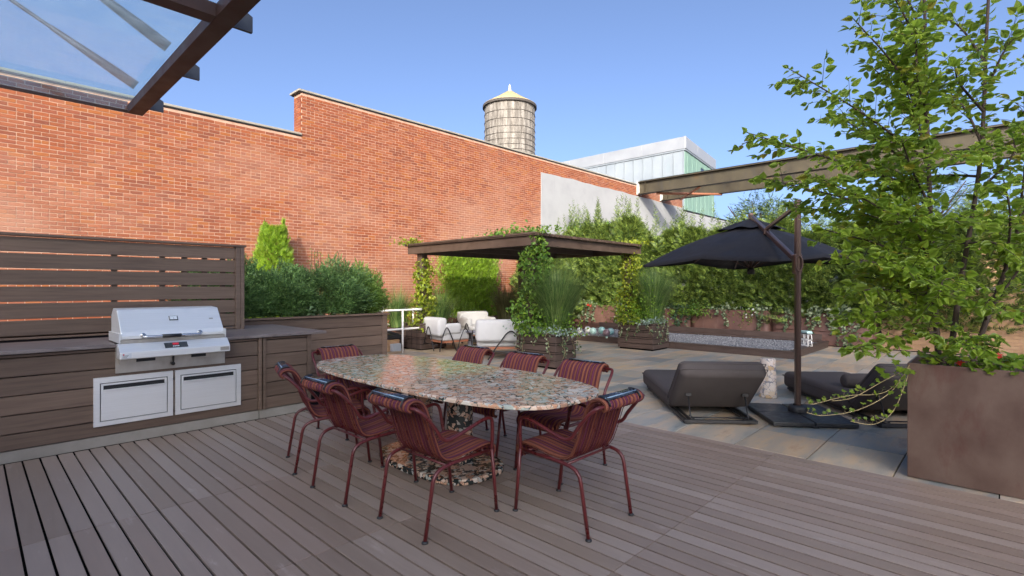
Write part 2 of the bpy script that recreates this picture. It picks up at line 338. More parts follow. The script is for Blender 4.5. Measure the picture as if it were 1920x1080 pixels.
def breccia(name, matrix, chips, scale, rough, pk=(.80, .62, .42)):
    """chips of coloured stone in a dark matrix, three sizes"""
    m, N, L, P = nodes(name)
    co = coords(N, L, 1, 'world')
    nz = N.new('ShaderNodeTexNoise'); nz.inputs['Scale'].default_value = scale*.9; nz.inputs['Detail'].default_value = 3; L.new(co, nz.inputs[0])
    wv = N.new('ShaderNodeMix'); wv.data_type = 'RGBA'; wv.blend_type = 'ADD'; wv.inputs[0].default_value = .05; L.new(co, wv.inputs[6]); L.new(nz.outputs[1], wv.inputs[7])
    out = tuple(matrix)
    for k, (sc, th) in enumerate(((scale*2.6, .02), (scale*1.35, .03), (scale*.8, .045))):
        v = N.new('ShaderNodeTexVoronoi'); v.inputs['Scale'].default_value = sc; L.new(wv.outputs[2], v.inputs[0])
        e = N.new('ShaderNodeTexVoronoi'); e.feature = 'DISTANCE_TO_EDGE'; e.inputs['Scale'].default_value = sc; L.new(wv.outputs[2], e.inputs[0])
        sp = N.new('ShaderNodeSeparateColor'); L.new(v.outputs['Color'], sp.inputs[0])
        rc = ramp(N, [(i/len(chips), c) for i, c in enumerate(chips)], 'CONSTANT'); L.new(sp.outputs[0], rc.inputs[0])
        thr = math_(N, L, 'ADD', math_(N, L, 'MULTIPLY', sp.outputs[1], .07), th)
        a = math_(N, L, 'GREATER_THAN', e.outputs[0], thr)
        pick = math_(N, L, 'LESS_THAN', sp.outputs[2], pk[k])
        fac = math_(N, L, 'MULTIPLY', a, pick)
        n2 = N.new('ShaderNodeTexNoise'); n2.inputs['Scale'].default_value = scale*5; L.new(co, n2.inputs[0])
        cc = mixc(N, L, .25, rc.outputs[0], n2.outputs[0], 'OVERLAY')
        out = mixc(N, L, fac, out, cc)
    L.new(out, P.inputs['Base Color']); P.inputs['Roughness'].default_value = rough; return m
CH = [(.62,.33,.20),(.76,.58,.44),(.66,.45,.32),(.78,.69,.58),(.48,.28,.19),(.70,.49,.36),(.45,.48,.42),(.68,.40,.26),(.57,.54,.48)]
tabstone = breccia('breccia_marble', (.055,.068,.062), CH, 17.5, .10, (.88, .64, .40))
tabdark = breccia('dark_breccia_marble', (.018,.024,.022), [tuple(x*.8 for x in c) for c in CH], 15, .2, (.50, .30, .22))
stoolst = breccia('cream_marble', (.26,.25,.27), [(.66,.54,.42),(.70,.60,.50),(.62,.50,.36),(.68,.58,.50),(.60,.42,.24),(.70,.62,.53)], 11, .35)

def stripefab():
    m, N, L, P = nodes('striped_ribbed_fabric')
    tc = N.new('ShaderNodeTexCoord'); sx = N.new('ShaderNodeSeparateXYZ'); L.new(tc.outputs['Object'], sx.inputs[0])
    f = math_(N, L, 'FRACT', math_(N, L, 'DIVIDE', math_(N, L, 'ADD', sx.outputs[1], 3.0), .0382))
    pu, pd, og, od = (.125,.030,.064), (.066,.016,.027), (.215,.072,.043), (.11,.030,.025)
    rc = ramp(N, [(0,og),(.10,od),(.20,pd),(.30,pu),(.42,pu),(.50,pd),(.58,od),(.70,og),(.78,(.24,.085,.048)),(.88,og)]); L.new(f, rc.inputs[0])
    n = N.new('ShaderNodeTexNoise'); n.inputs['Scale'].default_value = 260; L.new(tc.outputs['Object'], n.inputs[0])
    c = mixc(N, L, .3, rc.outputs[0], n.outputs[0], 'OVERLAY'); L.new(c, P.inputs['Base Color'])
    P.inputs['Roughness'].default_value = .9; P.inputs['Specular IOR Level'].default_value = .2
    b = N.new('ShaderNodeBump'); b.inputs['Strength'].default_value = .25; b.inputs['Distance'].default_value = .001; L.new(n.outputs[0], b.inputs['Height']); L.new(b.outputs[0], P.inputs['Normal'])
    return m
stripe = stripefab()
bandm = M('navy_vinyl_band', [(.020,.024,.035),(.035,.040,.055)], 20, rough=.25, bump=.05, spec=.6)
bluepipe = M('pale_blue_piping', [(.25,.36,.48),(.32,.44,.56)], 20, rough=.4)
dispm = M('dark_display', [(.035,.04,.045),(.06,.065,.07)], 60, rough=.2, bump=0)
redled, N_, L_, P_ = nodes('red_led_window'); P_.inputs['Base Color'].default_value = (.5,.04,.06,1); P_.inputs['Roughness'].default_value = .2
P_.inputs['Emission Color'].default_value = (.8,.03,.06,1); P_.inputs['Emission Strength'].default_value = .08
whitelab = M('white_label', [(.62,.64,.66),(.70,.72,.74)], 20, rough=.4, bump=0)
teal = M('teal_ceramic', [(.10,.25,.26),(.22,.40,.40),(.45,.58,.55)], 9, rough=.3, bump=.05)
paleg = M('pale_teal_ceramic', [(.30,.50,.46),(.50,.66,.62)], 9, rough=.3, bump=.05)
mauve = M('mauve_ceramic', [(.22,.15,.17),(.32,.22,.23)], 7, rough=.4, bump=.05)
whitec = M('white_ceramic', [(.62,.64,.60),(.78,.78,.74)], 8, rough=.3, bump=.05)
# ------------------------------------------------------------------ ground, deck, patio
g = MB().box(-150, 250, -150, 250, -.35, -.10).build('ground', groundm); tag(g, kind='structure')

deck = empty('deck', (0, 0, 0), kind='structure')
MB().box(-1.3, 4.868, -1.35, 5.90, -.098, -.030).build('joist_bed', deckdark, deck)
PX = .1085; ys = [-1.35, 1.44, 2.70, 3.98, 5.915]
bmeshes = {}
for i in range(int(6.2/PX)):
    x0 = 4.868 - (i+1)*PX
    if x0 < -1.3: break
    for k in range(4):
        a, b = ys[k]+.002, ys[k+1]-.002; key = k
        if key not in bmeshes:
            wb = PX-.0125; pr_b = [(0, 0), (0, -.0035), (.010, -.0045), (.010, -.019), (.004, -.026), (wb-.004, -.026), (wb-.010, -.019), (wb-.010, -.0045), (wb, -.0035), (wb, 0)]
            mbx = MB().prism([(p[0], p[1]) for p in pr_b], 1, 0, b-a)
            o = mbx.build('board', deckwood, deck, bevel=.0010, seg=1); bmeshes[key] = o
        else:
            o = bmeshes[key].copy(); C.objects.link(o)
        o.location = (x0+.006, a, random.uniform(-.0012, 0)); o.rotation_euler = (0, 0, random.uniform(-.0004, .0004))

patio = empty('patio', (0, 0, 0), kind='structure')
MB().box(4.872, 15.0, -2.2, 11.74, -.098, -.022).build('bedding', deckdark, patio)
MB().box(-1.3, 4.868, 5.92, 11.74, -.098, -.022).build('bedding', deckdark, patio)
tiles = []
xs = [4.878, 5.585]+[5.585+.6*k for k in range(1, 16)]
yj = [.615+.594*k for k in range(-5, 19)]
for i in range(len(xs)-1):
    for j in range(len(yj)-1):
        tiles.append((xs[i], xs[i+1], yj[j], min(yj[j+1], 11.73)))
tiles.sort(key=lambda t: (t[0]+t[1])**2+(t[2]+t[3])**2 + (0 if 0 < math.atan2(t[3], t[0]) < 1.2 else 400))
tm = {}
for (x0, x1, y0, y1) in tiles[:296]:
    key = (round(x1-x0, 2), round(y1-y0, 2))
    if key not in tm:
        tm[key] = MB().box(0, x1-x0-.008, 0, y1-y0-.008, -.02, 0).build('paver', slate, patio, bevel=.003, seg=1); o = tm[key]
    else:
        o = tm[key].copy(); C.objects.link(o)
    o.location = (x0, y0, -.004+random.uniform(-.0015, .0015))
mb = MB()
for (x0, x1, y0, y1) in tiles[296:]: mb.box(x0, x1-.005, y0, y1-.005, -.02, -.004)
o = mb.build('paver', slate, patio); o['kind'] = 'stuff'

# ------------------------------------------------------------------ tall brick wall with white render
WY = 11.75
bw = empty('brick_wall', (12, WY, 0), 'long high orange brick wall with stepped parapet and white rendered section, behind the terrace', 'wall')
def ch(o, p):   # parent keeping world placement (unrotated parents)
    o.parent = p; o.location = Vector(o.location)-Vector(p.location); return o
ch(MB().box(-3, 5.31, WY+.0045, 12.15, -.1, 4.93).box(5.31, 24.9, WY+.0045, 12.15, -.1, 5.95).build('wall_core', mortar), bw)
ch(MB().box(-3, 24.9, 12.15, 42, 4.2, 4.5).build('roof_slab', groundm), bw)
CHt = .0677; BL = .203
V = []; Fq = []; singles = []
def addbrick(x0, x1, z0, z1, py):
    b = len(V)*0 + addbrick.n
    V.extend([(x0,py,z0),(x1,py,z0),(x1,py,z1),(x0,py,z1),(x0,WY+.02,z0),(x1,WY+.02,z0),(x1,WY+.02,z1),(x0,WY+.02,z1)])
    Fq.extend([(b,b+1,b+2,b+3),(b+4,b+5,b+1,b),(b+3,b+2,b+6,b+7),(b+1,b+5,b+6,b+2),(b+4,b,b+3,b+7)]); addbrick.n += 8
addbrick.n = 0
rows = int(5.95/CHt)
for r in range(rows):
    z0 = r*CHt+.006; z1 = z0+CHt-.0125; header = (r % 6 == 3); pitch = BL/2 if header else BL
    off = 0 if r % 2 else pitch/2
    x = -3+off
    while x < 24.85:
        xe = min(x+pitch-.0125, 24.89)
        if z1 > 4.92 and xe < 5.32: x += pitch; continue
        x0 = max(x, 5.31) if z1 > 4.92 else x
        if x0 > 13.84-.15 and z1 < 5.48:
            if x0 > 13.82: x += pitch; continue
            xe = min(xe, 13.835)
        py = WY+random.uniform(-.0030, .0015); j = random.uniform(-.0015, .0015)
        if .35 < x0 < 1.92 and 2.06 < z0 < 4.9 and len(singles) < 299: singles.append((x0, xe, z0+j, z1+j, py))
        else: addbrick(x0, xe, z0+j, z1+j, py)
        x += pitch
# the return of the parapet step (faces -x)
for r in range(int(4.93/CHt), rows):
    z0 = r*CHt+.005; z1 = z0+CHt-.0095; cuts = [WY+.02, 11.95, 12.15] if r % 2 else [WY+.02, 11.85, 12.05, 12.15]
    for a, b2 in zip(cuts[:-1], cuts[1:]):
        b = addbrick.n; px = 5.306+random.uniform(-.003, 0)
        V.extend([(px,a,z0),(px,b2-.0095,z0),(px,b2-.0095,z1),(px,a,z1),(5.33,a,z0),(5.33,b2-.0095,z0),(5.33,b2-.0095,z1),(5.33,a,z1)])
        Fq.extend([(b,b+3,b+2,b+1),(b+4,b+5,b+1,b),(b+3,b+7,b+6,b+2),(b+1,b+5,b+6,b+2),(b+4,b,b+3,b+7)]); addbrick.n += 8
o = put('brick', mesh_np('brick', V, np.array(Fq), brickm)); o['kind'] = 'stuff'; ch(o, bw)
bmesh_c = {}
for (x0, x1, z0, z1, py) in singles:
    key = round(x1-x0, 2)
    if key not in bmesh_c: o = MB().box(0, x1-x0, 0, .018, 0, z1-z0).build('brick', brickm); bmesh_c[key] = o
    else: o = bmesh_c[key].copy(); C.objects.link(o)
    o.location = (x0, py, z0); ch(o, bw)
for k in range(6):
    x0 = -3+k*1.385; o = MB().box(x0+.002, x0+1.383, 11.72, 12.22, 4.958, 5.005).build('coping', coping, bevel=.006, seg=1); ch(o, bw)
ch(MB().box(-3, 5.30, 11.728, 12.2, 4.938, 4.957).build('flashing', flash), bw)
ch(MB().box(5.27, 24.9, 11.728, 12.2, 5.953, 5.971).build('flashing', flash), bw)
for k in range(14):
    x0 = 5.23+k*1.405; o = MB().box(x0+.002, x0+1.403, 11.72, 12.22, 5.972, 6.02).build('coping', coping, bevel=.006, seg=1); ch(o, bw)
# white render: one slab with a wavy top edge
top = []; 
for k in range(61):
    x = 13.84+k*(24.9-13.84)/60; top.append((x, 5.487+.012*math.sin(x*2.1)+.010*math.sin(x*5.3)+(.0 if x < 20 else (x-20)*-.012)))
poly = [(24.9, -.1), (13.84, -.1)]+[(13.84+.012*math.sin(z*4.1), z) for z in (1, 2, 3, 4, 5)]+top
ch(MB().prism(poly, 1, WY-.022, WY+.03).build('white_render', stucco), bw)
ch(MB().box(24.9, 36, WY-.015, 12.1, -.1, 5.32).build('white_render', stucco), bw)
ch(MB().box(24.9, 36, WY-.06, 12.15, 5.323, 5.37).build('coping', flash), bw)

# ------------------------------------------------------------------ white and green metal penthouse beyond the wall
ph = empty('metal_penthouse', (30, 17, 4.5), 'white and pale green metal clad rooftop building beyond the end of the brick wall', 'building')
ph.rotation_euler = (0, 0, 0)
def phx(x, y, z): return (x-30, y-17, z-4.5)
dR = Vector((6.16, .9, 0)).normalized(); dL = Vector((0, 1, 0)); c0 = Vector((26.9, 12.6, 0)); LR = 6.22; LL = 16
def quadbox(p, d, L, z0, z1, th, nrm):
    return [p, d, L, z0, z1, th, nrm]
nR = Vector((dR.y, -dR.x, 0)); nL = Vector((-1, 0, 0))
core = MB(); a = c0+dL*LL; b = c0+dR*LR; cc = b+dL*LL
core.prism([tuple(v.xy) for v in (c0, b, cc, a)], 2, 4.5, 9.1); ch(core.build('wall_core', whitepanel), ph)
def panel(name, p, d, L, z0, z1, th, n, mat, bev=.01):
    m_ = MB().obox(p+d*L/2+n*(th/2+.003)+Vector((0, 0, (z0+z1)/2)), d*L/2, n*th/2, Vector((0, 0, (z1-z0)/2)))
    return ch(m_.build(name, mat, bevel=bev, seg=1), ph)
pw = .62
for k in range(int(LL/pw)): panel('panel', c0+dL*(k*pw+.006), dL, pw-.03, 4.6, 8.88, .05, nL, whitepanel)
for k in range(int(LL/pw)): panel('seam', c0+dL*(k*pw-.018), dL, .03, 4.6, 8.88, .09, nL, whitepanel, 0)
npr = 14; pr_ = LR/npr
for k in range(npr):
    if k in (7, 8): 
        panel('panel', c0+dR*(k*pr_+.004), dR, pr_-.008, 4.6, 7.75, .04+.012*(k % 2), nR, greenpanel); panel('panel', c0+dR*(k*pr_+.004), dR, pr_-.008, 8.55, 8.88, .04, nR, greenpanel)
    else: panel('panel', c0+dR*(k*pr_+.004), dR, pr_-.008, 4.6, 8.88, .04+.012*(k % 2), nR, greenpanel)
wn = panel('window', c0+dR*(7*pr_), dR, 2*pr_, 7.75, 8.55, .03, nR, flash)
panel('pane', c0+dR*(7*pr_+.06), dR, 2*pr_-.12, 7.81, 8.49, .045, nR, winglass, 0)
panel('trim', c0-dL*.10, dL, LL, 8.89, 8.97, .10, nL, whitepanel); panel('trim', c0-dR*.0, dR, LR+.1, 8.89, 8.97, .10, nR, whitepanel)
for k in range(6): panel('fascia', c0+dL*(-.1+k*2.6), dL, 2.594, 8.975, 9.63, .13, nL, fascia)
for k in range(3): panel('fascia', c0+dR*(k*2.1-.0), dR, 2.094, 8.975, 9.63, .13, nR, fascia)
panel('corner_post', c0-dR*.12, dR, .11, 8.98, 9.645, .14, nR, fascia)
ch(MB().prism([tuple(v.xy) for v in (c0, b, cc, a)], 2, 9.1, 9.55).build('roof', fascia), ph)

# ------------------------------------------------------------------ water tower
wt = empty('water_tower', (26.72, 25.6, 4.5), 'weathered wooden rooftop water tank with pale yellow conical roof above the brick wall', 'water tower')
TR = 1.80; zb = 6.6-4.5; ztp = 14.35-4.5
V = []; Fq = []; ns = 46
for k in range(ns):
    a0 = 2*math.pi*k/ns+.004; a1 = 2*math.pi*(k+1)/ns-.004; r_ = TR+random.uniform(-.012, .012); b = len(V)
    for zz in (zb, ztp):
        for (rr, aa) in ((r_, a0), (r_, a1), (r_-.07, a1), (r_-.07, a0)): V.append((rr*math.cos(aa), rr*math.sin(aa), zz))
    Fq += [(b,b+1,b+5,b+4),(b+1,b+2,b+6,b+5),(b+2,b+3,b+7,b+6),(b+3,b,b+4,b+7)]
o = put('stave', mesh_np('stave', V, np.array(Fq), tankwood), wt); o['kind'] = 'stuff'
MB().lathe([(TR-.08, zb), (TR-.08, ztp)], 32).build('tank_lining', tankwood, wt)
hz_ = [ztp-.18, ztp-.75, ztp-1.32, ztp-1.85, ztp-2.32, ztp-2.72, ztp-3.1, ztp-3.45, ztp-3.78, ztp-4.1, ztp-4.5, ztp-5, ztp-5.6, ztp-6.3]
for z_ in hz_:
    MB().tube([((TR+.022)*math.cos(a), (TR+.022)*math.sin(a), z_+.03*math.sin(3*a)) for a in np.linspace(0, 2*math.pi, 41)], .015, 6, False).build('hoop', tankhoop, wt)
MB().lathe([(0, ztp+1.22), (.10, ztp+1.17), (TR*.55, ztp+.58), (TR+.12, ztp+.03), (TR+.13, ztp-.02), (TR+.0, ztp-.03)], 40).build('roof', tankroof, wt)
MB().lathe([(TR+.14, ztp-.16), (TR+.14, ztp+.0), (TR+.05, ztp+.01), (TR+.05, ztp-.16), (TR+.14, ztp-.16)], 40).build('roof_rim', tankhoop, wt)
MB().lathe([(.13, ztp+1.14), (.12, ztp+1.22), (.05, ztp+1.32), (.10, ztp+1.4), (.06, ztp+1.48), (.02, ztp+1.62), (0, ztp+1.63)], 14).build('finial', whitepaint, wt)
for sx in (-1, 1):
    for sy in (-1, 1): MB().box(sx*1.2-.09, sx*1.2+.09, sy*1.2-.09, sy*1.2+.09, .0, zb-.16).build('leg', tankhoop, wt)
MB().box(-1.7, 1.7, -1.7, 1.7, zb-.16, zb-.01).build('platform', tankhoop, wt)

# ------------------------------------------------------------------ two steel beams spanning to the wall
def ibeam(name, x, label, ztop, zbot, yend=-7.5):
    t = empty(name, (x, 2, zbot), label, 'beam', 'steel beams spanning above the terrace')
    wf = .16; L0, L1 = WY-.06, yend
    m_ = MB().box(-wf, wf, L1-2, L0-2, ztop-zbot-.03, ztop-zbot).build('flange', beamst, t)
    MB().box(-wf, wf, L1-2, L0-2, 0, .03).build('flange', beamst, t)
    MB().box(-.016, .016, L1-2, L0-2, .031, ztop-zbot-.031).build('web', beamst, t)
    MB().box(-wf-.02, wf+.02, L0-2+.001, L0-2+.055, -.02, ztop-zbot+.02).build('end_plate', whitepaint, t)
    MB().box(-.10, -.017, L0-2-.32, L0-2-.3, .033, ztop-zbot-.033).build('stiffener', beamst, t)
    MB().box(-.12, .12, L1-2, L1-2+.24, -zbot-.1, -.002).build('post', beamst, t)
    return t
bm1 = ibeam('steel_beam', 20.55, 'rust stained steel beam nearer the camera, its white end plate on the brick wall', 6.10, 5.56)
bm2 = ibeam('steel_beam', 22.70, 'farther and lower looking steel beam behind the first, nearest the green building', 6.08, 5.54)
for p, q, r_ in (((20.6,10.9,5.52),(22.7,8.9,5.50),.055), ((22.7,10.8,5.50),(20.6,9.0,5.53),.05)):
    ch(MB().tube([p, q], r_, 8).build('cross_brace', orust), bm1)
ch(MB().box(20.53, 20.57, -7, 11.68, 6.102, 6.16).build('drip_edge', flash), bm1)

# ------------------------------------------------------------------ apartment block behind the camera, unseen tower added to cast the shade, glass canopy
ab = empty('apartment_building', (-6, -4, 0), 'apartment building behind the camera and the glass canopy', 'building')
BX = -1.55
ch(MB().box(-8, -3.6, -6, 4.6, -.1, 3.3).build('wall', stucco), ab)
for k in range(4):
    ch(MB().box(-3.598, -3.55, -1.2+k*1.45, -.1+k*1.45, .1, 2.3).build('window', winglass), ab)
nb = empty('shade_tower', (-75, -62, 0), 'unseen stepped block far behind the camera, added to shade the terrace', 'building')  # invented shade caster, its outline set by where the shade should fall
TD = 70.; TX = BX-TD; sx_, sy_, sz_ = -SUN.x, -SUN.y, -SUN.z
def tprof(y, z): return (y+TD*sy_/sx_, z)      # from the plane x=BX back along the light to the tower's face
def tower(y0, y1, z, nm):
    k = TD/(-sx_) ; ch(MB().box(TX-9, TX, y0-TD*SUN.y/SUN.x, y1-TD*SUN.y/SUN.x, -.1, z+TD*SUN.z/(-SUN.x)).build(nm, stucco), nb)
tower(.3, 5.0, 5.2, 'low_shade_block'); tower(-8.0, .2, 7.8, 'middle_shade_block'); tower(-17, -8.1, 13.0, 'high_shade_block')

cn = empty('glass_canopy', (-.2, 2.2, 3.0), 'glass canopy in a dark brown steel frame with sloping tie rods, top left', 'canopy')
def cad(m_, n, mat, **k): return ch(m_.build(n, mat, **k), cn)
cad(MB().box(.98, 1.09, -3.5, 5.66, 3.0, 3.075), 'edge_beam', canopyst)
cad(MB().box(-1.5, .978, 5.635, 5.66, 3.0, 3.022), 'edge_angle', canopyst)
cad(MB().box(-1.5, .978, 5.642, 5.654, 3.024, 3.10), 'glass_fascia', bluegl)
for yb in (3.32, .6, -1.9): cad(MB().box(-1.5, .978, yb-.055, yb+.055, 3.0, 3.075), 'cross_beam', canopyst)
for y0, y1 in ((3.18, 5.64), (.66, 3.176), (-1.84, .656)): cad(MB().box(-1.5, 1.02, y0, y1, 3.104, 3.122), 'glass_pane', canglass)
for y0 in (5.43, 4.39, 3.34, 2.28, 1.2):
    cad(MB().prism([(1.0925, 3.005), (1.20, 3.005), (1.20, 3.10), (1.0925, 3.16)], 1, y0-.012, y0+.012), 'lug_plate', rodst)
    a = Vector((1.0, y0, 3.19)); b = Vector((-1.5, y0, 4.57)); d_ = (b-a)
    cad(MB().box(-1.62, -1.50, y0-.06, y0+.06, -.09, 4.65), 'mast', canopyst)
    cad(MB().tube([a, a+d_*.06, a+d_*.22, a+d_*.221, b], [.040, .040, .020, .015, .015], 10), 'tie_rod', rodst)
# ------------------------------------------------------------------ outdoor kitchen
ok = empty('outdoor_kitchen', (1, 6.6, 0), 'brown clad outdoor kitchen counter with slate top and two steel cabinet doors', 'kitchen counter')
def kad(m_, n, mat, par=None, **k):
    o = ch(m_.build(n, mat, **k), ok)
    return o
kad(MB().box(-1.45, 2.76, 6.0, 7.45, .0, .895), 'carcass', deckdark)
kad(MB().box(-1.5, 2.20, 5.925, 5.998, .0, .098), 'plinth', concrete, bevel=.004)
kad(MB().box(2.206, 2.74, 5.925, 5.998, .0, .098), 'plinth', concrete, bevel=.004)
zr = [.102, .235, .39, .548, .704, .862, .893]
for (x0, x1) in ((-1.5, 2.185), (2.275, 2.735)):
    for a, b in zip(zr[:-1], zr[1:]):
        kad(MB().box(x0, x1, 5.912, 5.998, a+.004, b-.004), 'board', clad, bevel=.003, seg=1)
for x0 in (2.188, 2.236): kad(MB().box(x0, x0+.036, 5.898, 5.998, .102, .893), 'trim_post', clad, bevel=.003, seg=1)
kad(MB().box(2.737, 2.785, 5.905, 5.998, .102, .893), 'trim_post', clad, bevel=.003, seg=1)
for a, b in zip(zr[:-1], zr[1:]): kad(MB().box(2.762, 2.78, 6.0, 7.42, a+.004, b-.004), 'board', clady, bevel=.003, seg=1)
# counter top: three pieces round the grill
kad(MB().box(-1.5, .935, 5.868, 6.78, .897, .926), 'countertop', slatetop, bevel=.003)
kad(MB().box(.937, 1.843, 6.32, 6.78, .897, .926), 'countertop', slatetop, bevel=.003)
kad(MB().box(1.845, 2.955, 5.868, 7.46, .897, .926), 'countertop', slatetop, bevel=.003)
def cabdoor(x0, x1, z0, z1):
    t = MB().box(x0, x1, 5.888, 5.911, z0, z0+.04).box(x0, x1, 5.888, 5.911, z1-.05, z1).box(x0, x0+.045, 5.888, 5.911, z0+.04, z1-.05).box(x1-.045, x1, 5.888, 5.911, z0+.04, z1-.05).build('cabinet_door', steel, bevel=.0015, seg=1)
    ch(t, ok)
    def sub(m_, n, mat, **k):
        o = m_.build(n, mat, **k); o.parent = t; o.matrix_parent_inverse = Matrix.Identity(4); return o
    a0, a1, c0_, c1_ = x0+.052, x1-.052, z0+.047, z1-.057
    off = Vector(t.location)
    s1 = MB().box(a0, a1, 5.886, 5.906, c0_, c1_-.055).box(a0, a0+.018, 5.886, 5.906, c1_-.055, c1_).box(a1-.018, a1, 5.886, 5.906, c1_-.055, c1_).box(a0+.018, a1-.018, 5.886, 5.906, c1_-.016, c1_)
    s2 = MB().box(a0+.018, a1-.018, 5.874, 5.8855, c1_-.062, c1_-.052)
    s3 = MB().box(x0+.04, x1-.04, 5.9065, 5.9105, z0+.035, z1-.045)
    for m_, n, mt in ((s1, 'panel', steel), (s2, 'pull_lip', steel), (s3, 'recess', flash)):
        o = m_.build(n, mt, bevel=.001, seg=1); o.parent = t; o.location = (0, 0, 0)
    return t
# door meshes are in world coordinates, their holder sits at the counter's base
cabdoor(.772, 1.383, .193, .630); cabdoor(1.401, 2.004, .193, .630)

# ------------------------------------------------------------------ barbecue grill
gr = empty('barbecue_grill', (1.39, 6.05, .926), 'stainless steel built in barbecue with closed hood and red lit control panel', 'barbecue')
def gad(m_, n, mat, **k): return ch(m_.build(n, mat, **k), gr)
hood = [(5.835, .965), (5.835, .995), (5.86, 1.035), (6.04, 1.235), (6.22, 1.245), (6.30, 1.18), (6.31, .965)]
gad(MB().prism(hood, 0, .962, 1.822), 'hood', steel, bevel=.006)
for x_ in (.945, 1.824): gad(MB().box(x_, x_+.015, 5.83, 6.32, .935, 1.02), 'hinge_cheek', steel)
gad(MB().prism([(5.83, .93), (5.83, .962), (6.31, .962), (6.31, .93)], 0, .955, 1.83), 'firebox_rim', steeld)
ctl = [(5.815, .928), (5.725, .858), (5.725, .800), (5.735, .795), (5.88, .80), (5.88, .928)]
cp = gad(MB().prism(ctl, 0, .935, 1.845), 'control_panel', steel, bevel=.003)
def onface(u0, u1, t0, t1, h):     # a thin plate on the sloping control face; t runs up the slope
    A = Vector((0, 5.725, .858)); B = Vector((0, 5.815, .928)); d_ = (B-A); nn = Vector((0, -d_.z, d_.y)).normalized()
    p0 = A+d_*t0; p1 = A+d_*t1; mid = (p0+p1)/2+nn*(h/2+.0008); mid.x = (u0+u1)/2
    return MB().obox(mid, Vector(((u1-u0)/2, 0, 0)), (p1-p0)/2, nn*h/2)
gad(onface(1.285, 1.475, .18, .80, .003), 'display', dispm)
gad(onface(1.352, 1.402, .50, .72, .0062), 'led_window', redled)
for k in range(4): gad(onface(1.350+.014*k, 1.360+.014*k, .28, .38, .0055), 'button', whitelab)
gad(MB().box(.948, 1.02, 5.7215, 5.7245, .808, .850), 'label_plate', whitelab); gad(MB().box(1.755, 1.835, 5.7215, 5.7245, .812, .845), 'label_plate', steeld)
ld = gad(MB().lathe([(.006, 0), (.006, .002), (0, .002)], 12), 'label_dot', redled); ld.rotation_euler = (R(90), 0, 0); ld.location = Vector((.962, 5.7208, .840))-gr.location
for k in range(3): gad(MB().box(.955, 1.0-.006*k, 5.7205, 5.7214, .830-.008*k, .8325-.008*k), 'label_line', flash)
gad(MB().box(.93, 1.85, 5.895, 5.9105, .655, .893), 'face_plate', steeld, bevel=.002)
gad(MB().box(.955, 1.825, 5.86, 5.8945, .74, .797), 'drip_tray', steeld)
gad(MB().box(1.08, 1.23, 5.852, 5.859, .752, .785), 'vent_slot', flash); gad(MB().box(1.53, 1.66, 5.852, 5.859, .752, .785), 'vent_slot', flash)
kn = gad(MB().lathe([(.0, .05), (.016, .05), (.016, .012), (.008, .01), (.008, 0)], 14), 'cord_socket', blackp); kn.rotation_euler = (R(90), 0, 0); kn.location = Vector((1.375, 5.894, .705))-gr.location
gad(MB().tube([(1.38, 5.845, .795), (1.375, 5.84, .76), (1.375, 5.85, .715)], .008, 8), 'power_cord', blackp)
hd = gad(MB().tube(fillet([(1.13, 5.86, 1.0), (1.13, 5.775, .985), (1.60, 5.775, .985), (1.60, 5.86, 1.0)], .03), .013, 12), 'handle', chrome)
for xx in (1.13, 1.60):
    o_ = MB().lathe([(.024, 0), (.024, .02), (.014, .024)], 14); o = gad(o_, 'handle_boss', chrome); o.rotation_euler = (R(90), 0, 0); o.location = Vector((xx, 5.85, .995))-gr.location
gad(MB().tube([(1.27, 5.775, .985), (1.425, 5.775, .985)], .0175, 14), 'grip', blackp)
A = Vector((1.40, 5.955, 1.141)); nn = Vector((0, -.2, .18)).normalized(); sl_ = Vector((0, .18, .2)).normalized()
gad(MB().obox(A+nn*.003, Vector((.038, 0, 0)), sl_*.027, nn*.003), 'thermometer', flash, bevel=.002)
gad(MB().obox(A+nn*.0072, Vector((.031, 0, 0)), sl_*.020, nn*.0008), 'dial_face', whitelab)
gad(MB().obox(A+nn*.0086-sl_*.005, Vector((.0012, 0, 0)), sl_*.008, nn*.0004), 'needle', flash)
gad(MB().obox(Vector((1.73, 5.94, 1.125))+nn*.001, Vector((.018, 0, 0)), sl_*.008, nn*.001), 'badge', steeld)

# ------------------------------------------------------------------ slatted privacy screen behind the grill
ps = empty('privacy_screen', (.8, 6.9, .926), 'brown slatted privacy screen standing on the counter behind the barbecue', 'screen')
def pad_(m_, n, mat, **k): return ch(m_.build(n, mat, **k), ps)
gz = [.930, .966, 1.130, 1.298, 1.4625, 1.625, 1.786, 1.945]
for a, b in zip(gz[:-1], gz[1:]):
    pad_(MB().box(-1.5, 2.278, 6.895, 6.925, a+.0085, b-.0085), 'slat', clad, bevel=.003, seg=1)
pad_(MB().box(2.28, 2.335, 6.875, 6.98, .927, 1.945), 'post', clady, bevel=.004); pad_(MB().box(2.337, 2.38, 6.87, 6.985, .927, 1.945), 'post', clady, bevel=.004)
pad_(MB().box(-1.5, 2.40, 6.86, 6.99, 1.947, 1.972), 'cap', clad, bevel=.003)
for x0 in (-.2, 1.06, 1.5, 1.72, 1.93, 2.13): pad_(MB().box(x0, x0+.05, 6.927, 6.975, .928, 1.94), 'batten', clady)

